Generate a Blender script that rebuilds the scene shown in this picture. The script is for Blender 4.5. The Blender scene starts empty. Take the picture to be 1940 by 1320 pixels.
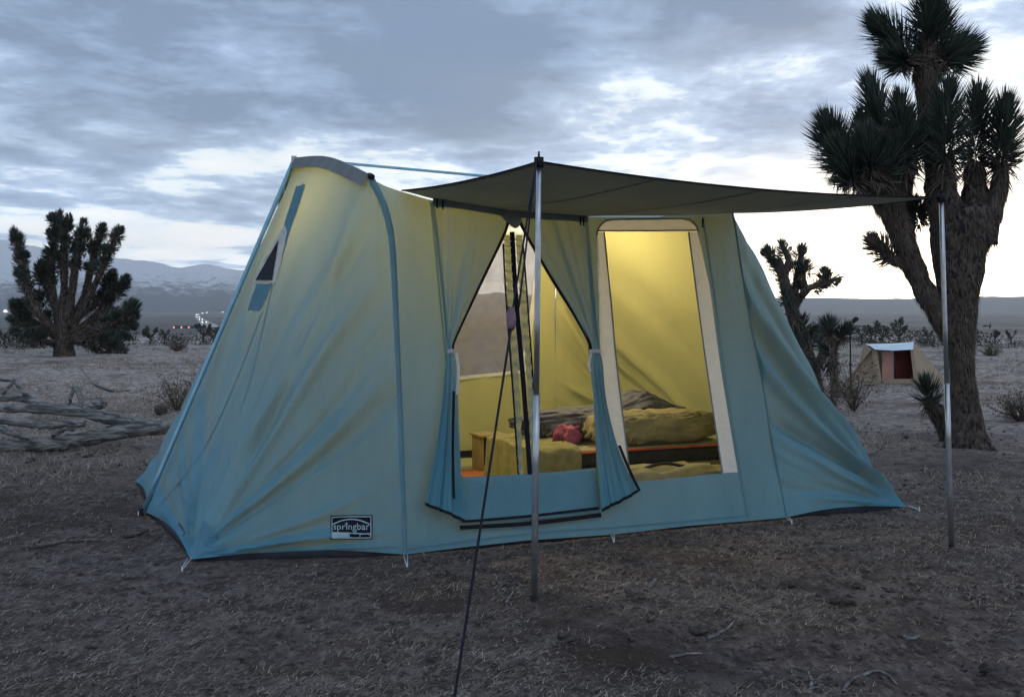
import bpy, math, random
import numpy as np
from mathutils import Vector, Matrix
from mathutils.bvhtree import BVHTree
from mathutils.geometry import delaunay_2d_cdt
random.seed(7)
RNG = np.random.default_rng(7)
R = math.radians
scn = bpy.context.scene
COL = scn.collection

# ------------------------------------------------------------------ camera
F, CX, HY, CAMH = 2000.0, 970.0, 585.0, 1.45          # focal length (px of a 1940 wide frame), centre, eye line, eye height
cd = bpy.data.cameras.new('camera'); cam = bpy.data.objects.new('camera', cd); COL.objects.link(cam)
cam.location = (0, 0, CAMH); cam.rotation_euler = (R(90), 0, 0)
cd.lens = F / 1940 * 36; cd.sensor_width = 36; cd.sensor_fit = 'HORIZONTAL'
cd.shift_y = -(660 - HY) / 1940
cd.clip_start = .05; cd.clip_end = 30000
scn.camera = cam
scn.render.resolution_x, scn.render.resolution_y = 1024, 696

# ------------------------------------------------------------------ sky, sun, exposure
SUN_AZ, SUN_EL = R(23.5), R(4.0)                      # to the right of the view axis (+Y), above the horizon
SUN_DIR = Vector((math.sin(SUN_AZ) * math.cos(SUN_EL), math.cos(SUN_AZ) * math.cos(SUN_EL), math.sin(SUN_EL)))
world = bpy.data.worlds.new('World'); scn.world = world; world.use_nodes = True
def build_world():
    nt = world.node_tree; nt.nodes.clear(); N = nt.nodes.new; L = nt.links.new
    def math_(op, a, b=None, clamp=False):
        n = N('ShaderNodeMath'); n.operation = op; n.use_clamp = clamp
        if op == 'MULTIPLY_ADD': n.inputs[2].default_value = 1.0
        for i, v in enumerate((a, b)):
            if v is None: continue
            if isinstance(v, (int, float)): n.inputs[i].default_value = v
            else: L(v, n.inputs[i])
        return n.outputs[0]
    def mix(f, a, b, blend='MIX'):
        n = N('ShaderNodeMix'); n.data_type = 'RGBA'; n.blend_type = blend
        for s, v in ((n.inputs['Factor'], f), (n.inputs[6], a), (n.inputs[7], b)):
            if isinstance(v, (int, float)): s.default_value = v
            elif isinstance(v, tuple): s.default_value = v + (1,)
            else: L(v, s)
        return n.outputs[2]
    def ramp(v, stops):
        n = N('ShaderNodeValToRGB'); e = n.color_ramp.elements
        while len(e) < len(stops): e.new(.5)
        for k, (p, c) in zip(e, stops): k.position = p; k.color = (c + (1,)) if isinstance(c, tuple) else (c, c, c, 1)
        L(v, n.inputs[0]); return n.outputs[0]
    def noise(vec, scale, detail, rough, dist=0.0, sc=None, loc=(0, 0, 0)):
        m = N('ShaderNodeMapping'); L(vec, m.inputs[0]); m.inputs['Scale'].default_value = sc or (1, 1, 1); m.inputs['Location'].default_value = loc
        n = N('ShaderNodeTexNoise'); L(m.outputs[0], n.inputs['Vector']); n.inputs['Scale'].default_value = scale
        n.inputs['Detail'].default_value = detail; n.inputs['Roughness'].default_value = rough; n.inputs['Distortion'].default_value = dist
        return n.outputs[0]
    tc = N('ShaderNodeTexCoord'); sep = N('ShaderNodeSeparateXYZ'); L(tc.outputs['Generated'], sep.inputs[0])
    x, y, z = sep.outputs
    zc = math_('ADD', math_('MAXIMUM', z, 0.0), 0.075)
    comb = N('ShaderNodeCombineXYZ'); L(math_('DIVIDE', x, zc), comb.inputs[0]); L(math_('DIVIDE', y, zc), comb.inputs[1])
    P = comb.outputs[0]                                # position on the flat cloud sheet seen from below
    big = noise(P, .42, 3, .5, .1, (1.0, .9, 1), (3.1, .7, 0))
    fine = noise(P, 1.35, 12, .66, .10, (1.15, .95, 1), (1.3, 7.2, 0))
    c = math_('ADD', math_('MULTIPLY', big, .62), math_('MULTIPLY', fine, .62))
    low = math_('MULTIPLY', math_('SUBTRACT', .17, z), .50)         # thinner, brighter cloud towards the horizon
    low = math_('MAXIMUM', low, -.045)
    c = math_('ADD', c, low)
    cloud = ramp(c, [(.50, (.165, .235, .36)), (.58, (.29, .395, .57)), (.635, (.48, .61, .81)), (.67, (.84, .93, 1.0)), (.73, (1., 1., 1.))])
    # light coming through the cloud around the sun
    dp = N('ShaderNodeVectorMath'); dp.operation = 'DOT_PRODUCT'; L(tc.outputs['Generated'], dp.inputs[0]); dp.inputs[1].default_value = SUN_DIR
    g = math_('MAXIMUM', dp.outputs['Value'], 0.0)
    g1 = math_('POWER', g, 27.0); g2 = math_('POWER', g, 70.0)
    lowband = math_('POWER', math_('SUBTRACT', 1.0, math_('MINIMUM', math_('MULTIPLY', math_('MAXIMUM', z, 0.0), 5.2), 1.0)), 2.3)
    glow = math_('ADD', math_('MULTIPLY', math_('MULTIPLY', g1, lowband), 6.0), math_('MULTIPLY', g2, math_('MULTIPLY', lowband, 7.0)))
    n = N('ShaderNodeVectorMath'); n.operation = 'SCALE'; n.inputs[0].default_value = (1.0, .82, .54); L(glow, n.inputs['Scale'])
    cs = N('ShaderNodeVectorMath'); cs.operation = 'SCALE'; L(cloud, cs.inputs[0]); L(math_('MULTIPLY_ADD', lowband, .9), cs.inputs['Scale']); cs.inputs['Scale'].default_value = 1
    cl2 = mix(1.0, cs.outputs[0], n.outputs[0], 'ADD')
    sky = N('ShaderNodeTexSky'); sky.sky_type = 'NISHITA'; sky.sun_disc = False; sky.sun_elevation = SUN_EL; sky.sun_rotation = SUN_AZ
    sky.altitude = 900; sky.dust_density = 1.2
    sk = N('ShaderNodeVectorMath'); sk.operation = 'SCALE'; L(sky.outputs[0], sk.inputs[0]); sk.inputs['Scale'].default_value = .09
    cover = ramp(noise(P, .8, 4, .5, .3, (.8, 1.2, 1), (9, 2, 0)), [(.35, .80), (.6, .97)])
    out = mix(cover, sk.outputs[0], cl2)
    bg = N('ShaderNodeBackground'); L(out, bg.inputs[0]); bg.inputs[1].default_value = 1.32
    o = N('ShaderNodeOutputWorld'); L(bg.outputs[0], o.inputs[0])
build_world()
sd = bpy.data.lights.new('sun', 'SUN'); sd.energy = .9; sd.angle = R(12); sd.color = (1, .80, .58)
sun = bpy.data.objects.new('sun', sd); COL.objects.link(sun)
sun.rotation_euler = (-SUN_DIR).to_track_quat('-Z', 'Y').to_euler(); sun.location = (40, 90, 20)
vs = scn.view_settings; vs.view_transform = 'Standard'; vs.look = 'None'; vs.gamma = 1; vs.exposure = 0.12; vs.use_curve_mapping = False
scn.cycles.use_denoising = True
scn.cycles.max_bounces = 6; scn.cycles.transparent_max_bounces = 10; scn.cycles.volume_bounces = 0
scn.cycles.sample_clamp_indirect = 4.0

# ------------------------------------------------------------------ helpers
def pix(px, py, Y): return np.array(((px - CX) / F * Y, Y, CAMH - (py - HY) / F * Y))
def gpt(px, py, z=0.0):
    Y = (CAMH - z) * F / (py - HY); return pix(px, py, Y)
def nrm(v): v = np.asarray(v, float); return v / (np.linalg.norm(v) + 1e-12)

def _h(ix, iy, s):
    n = (ix.astype(np.int64) * 374761393 + iy.astype(np.int64) * 668265263 + s * 974711) & 0x7fffffff
    n = ((n ^ (n >> 13)) * 1274126177) & 0x7fffffff
    return ((n ^ (n >> 16)) & 0xffff) / 65535.0
def vn(x, y, s=0):
    x = np.asarray(x, float); y = np.asarray(y, float)
    ix = np.floor(x); iy = np.floor(y); fx = x - ix; fy = y - iy; ix = ix.astype(int); iy = iy.astype(int)
    fx = fx * fx * fx * (fx * (fx * 6 - 15) + 10); fy = fy * fy * fy * (fy * (fy * 6 - 15) + 10)
    a = _h(ix, iy, s); b = _h(ix + 1, iy, s); c = _h(ix, iy + 1, s); d = _h(ix + 1, iy + 1, s)
    return (a * (1 - fx) + b * fx) * (1 - fy) + (c * (1 - fx) + d * fx) * fy - .5
def fbm(x, y, o=4, s=0):
    t = 0; a = 1.0
    for k in range(o): t = t + a * vn(x * 2 ** k + 17.3 * k, y * 2 ** k - 9.1 * k, s + k); a *= .5
    return t

def tag(o, label=None, cat=None, group=None, kind=None):
    if label: o['label'] = label
    if cat: o['category'] = cat
    if group: o['group'] = group
    if kind: o['kind'] = kind
    return o
def thing(name, label, cat, loc, group=None):
    o = bpy.data.objects.new(name, None); COL.objects.link(o); o.location = tuple(float(c) for c in loc); o.empty_display_size = .1
    return tag(o, label, cat, group)
def root_loc(o):
    while o.parent: o = o.parent
    return np.array(o.location)
def mk(name, verts, faces, mat, parent=None, smooth=True, loc=None):
    """one mesh object; verts in world space, stored relative to its thing's base"""
    verts = np.asarray(verts, float).reshape(-1, 3)
    if parent is not None: off = root_loc(parent)
    elif loc is not None: off = np.array(loc, float)
    else: off = np.array((*(verts[:, :2].min(0) + verts[:, :2].max(0)) / 2, verts[:, 2].min()))
    me = bpy.data.meshes.new(name)
    v = verts - off
    if isinstance(faces, np.ndarray) and faces.ndim == 2:
        k = faces.shape[1]; nf = len(faces)
        me.vertices.add(len(v)); me.vertices.foreach_set('co', v.astype(np.float32).ravel())
        me.loops.add(nf * k); me.loops.foreach_set('vertex_index', faces.astype(np.int32).ravel())
        me.polygons.add(nf); me.polygons.foreach_set('loop_start', np.arange(0, nf * k, k, dtype=np.int32))
        try: me.polygons.foreach_set('loop_total', np.full(nf, k, dtype=np.int32))
        except Exception: pass
        me.update(calc_edges=True); me.validate()
    else:
        me.from_pydata([tuple(p) for p in v], [], [tuple(int(i) for i in f) for f in faces])
    if smooth: me.polygons.foreach_set('use_smooth', np.ones(len(me.polygons), bool))
    if mat: me.materials.append(mat)
    o = bpy.data.objects.new(name, me); COL.objects.link(o)
    if parent is not None: o.parent = parent
    else: o.location = tuple(off)
    return o
class MB:
    """collects shapes for one mesh"""
    def __init__(s): s.v = []; s.f = []; s.n = 0
    def add(s, v, f):
        v = np.asarray(v, float).reshape(-1, 3)
        s.v.append(v); s.f += [tuple(int(i) + s.n for i in q) for q in f]; s.n += len(v); return s
    def build(s, name, mat, parent=None, **k): return mk(name, np.concatenate(s.v), s.f, mat, parent, **k)
def frame(d):
    d = nrm(d); a = np.array((0, 0, 1.)) if abs(d[2]) < .9 else np.array((1., 0, 0))
    x = nrm(np.cross(a, d)); return x, np.cross(d, x), d
def tube(pts, radii, n=8, cap=True, rough=0, seed=0):
    pts = np.asarray(pts, float); m = len(pts); radii = np.broadcast_to(np.asarray(radii, float), (m,))
    V = []; x0, y0, _ = frame(pts[1] - pts[0])
    for i in range(m):
        d = nrm(pts[min(i + 1, m - 1)] - pts[max(i - 1, 0)])
        x0 = nrm(x0 - d * np.dot(x0, d)); y0 = np.cross(d, x0)
        for k in range(n):
            a = 2 * math.pi * k / n; r = radii[i] * (1 + rough * (2 * random.random() - 1))
            V.append(pts[i] + (x0 * math.cos(a) + y0 * math.sin(a)) * r)
    Fc = [(i * n + k, i * n + (k + 1) % n, (i + 1) * n + (k + 1) % n, (i + 1) * n + k) for i in range(m - 1) for k in range(n)]
    if cap: Fc += [tuple(range(n))[::-1], tuple((m - 1) * n + k for k in range(n))]
    return np.array(V), Fc
def smooth_line(pts, n):
    """Catmull-Rom through points (any dimension) resampled to n"""
    p = np.asarray(pts, float); m = len(p)
    if m == 2: return p[0] + (p[1] - p[0]) * np.linspace(0, 1, n)[:, None]
    out = []
    for t in np.linspace(0, m - 1 - 1e-9, n):
        i = int(t); f = t - i; a = p[max(i - 1, 0)]; b = p[i]; c = p[i + 1]; d = p[min(i + 2, m - 1)]
        out.append(.5 * (2 * b + (c - a) * f + (2 * a - 5 * b + 4 * c - d) * f * f + (3 * b - a - 3 * c + d) * f ** 3))
    return np.array(out)
def lerp_line(pts, n):
    p = np.asarray(pts, float); s = np.r_[0, np.cumsum(np.linalg.norm(np.diff(p, axis=0), axis=1))]
    t = np.linspace(0, s[-1], n); return np.stack([np.interp(t, s, p[:, k]) for k in range(p.shape[1])], 1)
def box(c, s, ax=None):
    c = np.asarray(c, float); ax = np.eye(3) if ax is None else np.asarray(ax, float)
    V = [c + ax.T @ (np.array((i, j, k)) * np.array(s) / 2) for i in (-1, 1) for j in (-1, 1) for k in (-1, 1)]
    return np.array(V), [(0, 1, 3, 2), (4, 6, 7, 5), (0, 4, 5, 1), (2, 3, 7, 6), (0, 2, 6, 4), (1, 5, 7, 3)]
def grid_faces(nr, nc): return [(i * nc + j, i * nc + j + 1, (i + 1) * nc + j + 1, (i + 1) * nc + j) for i in range(nr - 1) for j in range(nc - 1)]
def grid_normals(G):
    du = np.gradient(G, axis=1); dv = np.gradient(G, axis=0); n = np.cross(du, dv)
    return n / (np.linalg.norm(n, axis=2, keepdims=True) + 1e-9)

# ------------------------------------------------------------------ materials
MATS = {}
def nodes_of(m): return m.node_tree.nodes, m.node_tree.links
def pm(name, c1, c2=None, scale=6, rough=.85, bump=0.0, bscale=None, metal=0, trans=0.0, tcol=None, stretch=(1, 1, 1), detail=5, spec=.2, island=0.0, dist=.02, weave=False, lo=.35, hi=.65, inner=None):
    m = bpy.data.materials.new(name); m.use_nodes = True; Nn, Ll = nodes_of(m); Nn.clear(); N = Nn.new; L = Ll.new
    tc = N('ShaderNodeTexCoord'); mp = N('ShaderNodeMapping'); L(tc.outputs['Object'], mp.inputs[0]); mp.inputs['Scale'].default_value = stretch
    ns = N('ShaderNodeTexNoise'); L(mp.outputs[0], ns.inputs['Vector']); ns.inputs['Scale'].default_value = scale; ns.inputs['Detail'].default_value = detail; ns.inputs['Roughness'].default_value = .6
    rp = N('ShaderNodeValToRGB'); L(ns.outputs[0], rp.inputs[0]); rp.color_ramp.elements[0].position = lo; rp.color_ramp.elements[1].position = hi
    rp.color_ramp.elements[0].color = tuple(c1) + (1,); rp.color_ramp.elements[1].color = tuple(c2 or c1) + (1,)
    col = rp.outputs[0]
    if island:
        g = N('ShaderNodeNewGeometry'); mr = N('ShaderNodeMapRange'); L(g.outputs['Random Per Island'], mr.inputs[0]); mr.inputs[3].default_value = 1 - island; mr.inputs[4].default_value = 1 + island
        sc = N('ShaderNodeVectorMath'); sc.operation = 'SCALE'; L(col, sc.inputs[0]); L(mr.outputs[0], sc.inputs['Scale']); col = sc.outputs[0]
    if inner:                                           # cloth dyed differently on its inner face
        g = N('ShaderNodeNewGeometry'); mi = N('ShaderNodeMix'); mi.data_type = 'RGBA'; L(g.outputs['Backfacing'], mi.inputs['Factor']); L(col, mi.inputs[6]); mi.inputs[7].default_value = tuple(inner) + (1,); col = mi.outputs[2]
    b = N('ShaderNodeBsdfPrincipled'); L(col, b.inputs['Base Color']); b.inputs['Roughness'].default_value = rough; b.inputs['Metallic'].default_value = metal
    b.inputs['Specular IOR Level'].default_value = spec
    nrmout = None
    if bump:
        n2 = N('ShaderNodeTexNoise'); L(mp.outputs[0], n2.inputs['Vector']); n2.inputs['Scale'].default_value = bscale or scale * 3; n2.inputs['Detail'].default_value = 4
        bp = N('ShaderNodeBump'); bp.inputs['Strength'].default_value = bump; bp.inputs['Distance'].default_value = dist; L(n2.outputs[0], bp.inputs['Height']); nrmout = bp.outputs[0]
        if weave:
            w = N('ShaderNodeTexNoise'); L(tc.outputs['Object'], w.inputs['Vector']); w.inputs['Scale'].default_value = 260; w.inputs['Detail'].default_value = 1
            b2 = N('ShaderNodeBump'); b2.inputs['Strength'].default_value = .25; b2.inputs['Distance'].default_value = .002; L(w.outputs[0], b2.inputs['Height']); L(nrmout, b2.inputs['Normal']); nrmout = b2.outputs[0]
        L(nrmout, b.inputs['Normal'])
    sh = b.outputs[0]
    if trans:
        t = N('ShaderNodeBsdfTranslucent')
        if tcol: t.inputs[0].default_value = tuple(tcol) + (1,)
        else: L(col, t.inputs[0])
        if nrmout: L(nrmout, t.inputs['Normal'])
        mx = N('ShaderNodeMixShader'); mx.inputs[0].default_value = trans; L(sh, mx.inputs[1]); L(t.outputs[0], mx.inputs[2]); sh = mx.outputs[0]
    o = N('ShaderNodeOutputMaterial'); L(sh, o.inputs[0]); MATS[name] = m; return m
def screen_mat(name, col, alpha):
    m = bpy.data.materials.new(name); m.use_nodes = True; Nn, Ll = nodes_of(m); Nn.clear(); N = Nn.new; L = Ll.new
    d = N('ShaderNodeBsdfDiffuse'); d.inputs[0].default_value = col + (1,); tl = N('ShaderNodeBsdfTranslucent'); tl.inputs[0].default_value = col + (1,)
    dm = N('ShaderNodeMixShader'); dm.inputs[0].default_value = .35; L(d.outputs[0], dm.inputs[1]); L(tl.outputs[0], dm.inputs[2])
    t = N('ShaderNodeBsdfTransparent'); mx = N('ShaderNodeMixShader')
    tc = N('ShaderNodeTexCoord'); ns = N('ShaderNodeTexNoise'); L(tc.outputs['Object'], ns.inputs['Vector']); ns.inputs['Scale'].default_value = 9
    mr = N('ShaderNodeMapRange'); L(ns.outputs[0], mr.inputs[0]); mr.inputs[1].default_value = .3; mr.inputs[2].default_value = .7; mr.inputs[3].default_value = alpha * .85; mr.inputs[4].default_value = alpha * 1.15
    L(mr.outputs[0], mx.inputs[0]); L(t.outputs[0], mx.inputs[1]); L(dm.outputs[0], mx.inputs[2])
    o = N('ShaderNodeOutputMaterial'); L(mx.outputs[0], o.inputs[0]); MATS[name] = m; return m
def emit(name, col, s):
    m = bpy.data.materials.new(name); m.use_nodes = True; Nn, Ll = nodes_of(m); Nn.clear()
    e = Nn.new('ShaderNodeEmission'); e.inputs[0].default_value = col + (1,); e.inputs[1].default_value = s
    o = Nn.new('ShaderNodeOutputMaterial'); Ll.new(e.outputs[0], o.inputs[0]); MATS[name] = m; return m
CANV1, CANV2 = (.076, .240, .335), (.104, .290, .392)
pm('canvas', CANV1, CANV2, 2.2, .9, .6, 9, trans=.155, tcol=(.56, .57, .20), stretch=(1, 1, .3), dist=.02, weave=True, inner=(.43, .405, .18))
pm('canvas_dark', (.13, .25, .30), (.16, .29, .34), 5, .9, .2, 20, trans=.12, dist=.01, weave=True)
pm('canvas_patch', (.10, .24, .33), (.13, .27, .36), 5, .9, .2, 20, trans=.2, dist=.01)
pm('awning_canvas', (.42, .44, .38), (.50, .52, .45), 2, .9, .35, 6, trans=.10, dist=.01, weave=True)
pm('roof_canvas', (.42, .47, .48), (.5, .55, .56), 2, .9, .2, 10, trans=.10, dist=.01, weave=True)
pm('valance_grey', (.17, .185, .19), (.22, .235, .24), 8, .9, .2, 30, trans=.05)
pm('cream_web', (.74, .75, .76), (.78, .79, .80), 5, .85, .9, 9, trans=.34, tcol=(.84, .80, .66), stretch=(1, 1, 1.6), dist=.03)
pm('canvas_sill', (.115, .26, .325), (.14, .29, .355), 5, .9, .4, 14, trans=.1, tcol=(.5, .55, .2), dist=.02, weave=True)
pm('black_binding', (.006, .007, .014), (.012, .014, .022), 30, .8)
pm('ruche_web', (.13, .22, .23), (.17, .27, .27), 40, .9, .4, 90, trans=.3, tcol=(.55, .55, .25))
pm('white_tape', (.55, .55, .55), (.68, .68, .68), 20, .8, trans=.2)
pm('steel', (.40, .42, .44), (.52, .54, .56), 14, .28, .06, 60, metal=.9, spec=.5)
pm('pole_blue', (.20, .40, .52), (.26, .46, .58), 12, .35, .05, 50, metal=.55, spec=.5)
pm('rubber', (.012, .012, .014), (.03, .03, .03), 20, .7)
pm('rope_black', (.010, .012, .02), (.02, .022, .03), 60, .8, .4, 200)
pm('rope_teal', (.10, .19, .22), (.16, .26, .28), 60, .8)
pm('slider_wood', (.14, .075, .10), (.24, .14, .17), 20, .55, .2, 40)
pm('floor_vinyl', (.02, .02, .03), (.035, .035, .045), 9, .55, .15, 20)
pm('floor_inside', (.30, .30, .16), (.38, .37, .2), 5, .8, .2, 30)
pm('rug_orange', (.30, .10, .04), (.36, .13, .05), 14, .95, .4, 80)
screen_mat('door_mesh', (.10, .11, .09), .10)
screen_mat('window_mesh', (.30, .27, .24), .66)
pm('label_navy', (.006, .006, .018), None, 20, .6)
pm('label_pale', (.33, .46, .52), (.38, .5, .56), 30, .7)

# ------------------------------------------------------------------ the ground
TC = np.array((-.623, 6.17, 0)); TU = np.array((.9186, .3956, 0)); TV = np.array((-.3956, .9186, 0)); TW = 3.7; SL = .1935
def T(u, v, z): return TC + TU * u + TV * v + np.array((0, 0, z))
def terr(x, y):
    x = np.asarray(x, float); y = np.asarray(y, float); r = np.hypot(x, y)
    rel0 = (x - TC[0]) * TU[0] + (y - TC[1]) * TU[1]; rel1 = (x - TC[0]) * TV[0] + (y - TC[1]) * TV[1]
    dx = np.maximum(np.abs(rel0 - 1.25) - 2.5, 0); dy = np.maximum(np.abs(rel1 - 1.85) - 1.8, 0); d = np.hypot(dx, dy)
    k = np.clip(d / 1.2, 0, 1); k = .18 + .82 * k * k * (3 - 2 * k)
    near = .026 * fbm(x * .9, y * .9, 3, 3) + .040 * fbm(x * 3.2, y * 3.2, 3, 9) - .030 * np.maximum(fbm(x * 4.5, y * 4.5, 2, 77) - .22, 0) * 2 + .016 * np.abs(fbm(x * 11, y * 11, 2, 21))
    z = k * near * np.clip(90 / (r + 1e-6), 0, 1)
    far = np.clip((r - 11) / 14, 0, 1); far = far * far * (3 - 2 * far)
    z = z + far * .20 * fbm(x * .11, y * .11, 3, 31) + np.clip((r - 14) / 20, 0, 1) * .08 * fbm(x * .5, y * .5, 2, 37)
    z = z - .15 * np.exp(-(((x - 7.4) / 4) ** 2 + ((y - 21.5) / 4.5) ** 2)) * far
    dn = np.maximum(r - 42, 0); slope = -12 * (1 - np.exp(-dn / 420.0))
    z = z + slope + np.clip((r - 150) / 600, 0, 1) * .8 * fbm(x * .006, y * .006, 3, 41)
    return z
def tz(x, y): return float(terr(np.array([x]), np.array([y]))[0])
def ground_mat():
    m = bpy.data.materials.new('ground'); m.use_nodes = True; Nn, Ll = nodes_of(m); Nn.clear(); N = Nn.new; L = Ll.new
    tc = N('ShaderNodeTexCoord'); P = tc.outputs['Object']
    def noise(sc, det=5, ro=.6, st=(1, 1, 1)):
        mp = N('ShaderNodeMapping'); L(P, mp.inputs[0]); mp.inputs['Scale'].default_value = st
        n = N('ShaderNodeTexNoise'); L(mp.outputs[0], n.inputs['Vector']); n.inputs['Scale'].default_value = sc; n.inputs['Detail'].default_value = det; n.inputs['Roughness'].default_value = ro; return n.outputs[0]
    def ramp(v, a, b, c1, c2):
        n = N('ShaderNodeValToRGB'); L(v, n.inputs[0]); e = n.color_ramp.elements; e[0].position = a; e[1].position = b; e[0].color = c1 + (1,); e[1].color = c2 + (1,); return n.outputs[0]
    def mix(f, a, b, bl='MIX'):
        n = N('ShaderNodeMix'); n.data_type = 'RGBA'; n.blend_type = bl
        for s, v in ((n.inputs['Factor'], f), (n.inputs[6], a), (n.inputs[7], b)):
            if isinstance(v, (int, float)): s.default_value = v
            elif isinstance(v, tuple): s.default_value = v + (1,)
            else: L(v, s)
        return n.outputs[2]
    def val(v, a, b): return ramp(v, a, b, (0, 0, 0), (1, 1, 1))
    ln = N('ShaderNodeVectorMath'); ln.operation = 'LENGTH'; L(P, ln.inputs[0]); r = ln.outputs['Value']
    def rr(a, b):
        n = N('ShaderNodeMapRange'); n.interpolation_type = 'SMOOTHSTEP'; L(r, n.inputs[0]); n.inputs[1].default_value = a; n.inputs[2].default_value = b; return n.outputs[0]
    dirt = ramp(noise(5.5, 8, .68), .36, .66, (.058, .046, .045), (.255, .210, .198))
    dirt = mix(val(noise(.9, 4), .45, .7), dirt, (.110, .082, .073), 'MIX')
    dirt = mix(val(noise(26, 4, .7, (1, .35, 1)), .5, .72), dirt, (.30, .265, .225))            # straw litter
    dirt = mix(val(noise(17, 5, .7), .57, .66), dirt, (.040, .032, .030))           # dark crumbs
    dirt = mix(val(noise(.33, 5, .65), .52, .62), dirt, (.080, .060, .053))         # bare scuffed patches
    grassy = ramp(noise(7, 8, .72), .38, .62, (.17, .14, .128), (.58, .50, .45))
    grassy = mix(val(noise(.45, 4, .6), .5, .66), grassy, (.16, .13, .11))
    near = mix(rr(7.5, 17), dirt, grassy)
    patch = ramp(noise(.05, 6, .7), .40, .62, (.46, .41, .37), (.22, .20, .185))
    mid = mix(rr(25, 60), near, patch)
    vall = ramp(noise(.012, 6, .65, (1, .45, 1)), .40, .62, (.10, .095, .085), (.19, .175, .16))
    col = mix(rr(110, 420), mid, vall)
    b = N('ShaderNodeBsdfPrincipled'); L(col, b.inputs['Base Color']); b.inputs['Roughness'].default_value = .95; b.inputs['Specular IOR Level'].default_value = .08
    h = N('ShaderNodeMath'); h.operation = 'ADD'; L(noise(9, 8, .7), h.inputs[0])
    h2 = N('ShaderNodeMath'); h2.operation = 'MULTIPLY'; L(noise(42, 5, .7), h2.inputs[0]); h2.inputs[1].default_value = .45; L(h2.outputs[0], h.inputs[1])
    bp = N('ShaderNodeBump'); bp.inputs['Strength'].default_value = .9; bp.inputs['Distance'].default_value = .08; L(h.outputs[0], bp.inputs['Height']); L(bp.outputs[0], b.inputs['Normal'])
    o = N('ShaderNodeOutputMaterial'); L(b.outputs[0], o.inputs[0]); return m
def build_ground():
    rad = np.r_[np.geomspace(.25, 2.0, 20, endpoint=False), np.geomspace(2.0, 16, 330, endpoint=False), np.geomspace(16, 120, 140, endpoint=False), np.geomspace(120, 9000, 70)]
    ang = np.r_[np.linspace(-36, 36, 460), np.linspace(36, 324, 90)[1:-1]]
    a = np.radians(ang); nr, na = len(rad), len(a)
    X = rad[:, None] * np.sin(a)[None]; Y = rad[:, None] * np.cos(a)[None]; Z = terr(X, Y)
    V = np.stack([X, Y, Z], 2).reshape(-1, 3)
    i, j = np.meshgrid(np.arange(nr - 1), np.arange(na), indexing='ij'); j2 = (j + 1) % na
    Fq = np.stack([i * na + j, (i + 1) * na + j, (i + 1) * na + j2, i * na + j2], -1).reshape(-1, 4)
    V = np.vstack([V, [[0, 0, 0]]]); c = len(V) - 1
    Ft = np.array([[c, (k + 1) % na, k, k] for k in range(na)])
    o = mk('ground', V, Fq[:, ::-1].copy(), ground_mat(), loc=(0, 0, 0)); tag(o, kind='structure')
    o2 = mk('ground_centre', V[np.r_[np.arange(na), c]], [((k + 1) % na, k, na) for k in range(na)], None, loc=(0, 0, 0)); o2.data.materials.append(o.data.materials[0])
    o2.parent = o; o2.name = 'patch'
build_ground()

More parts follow.
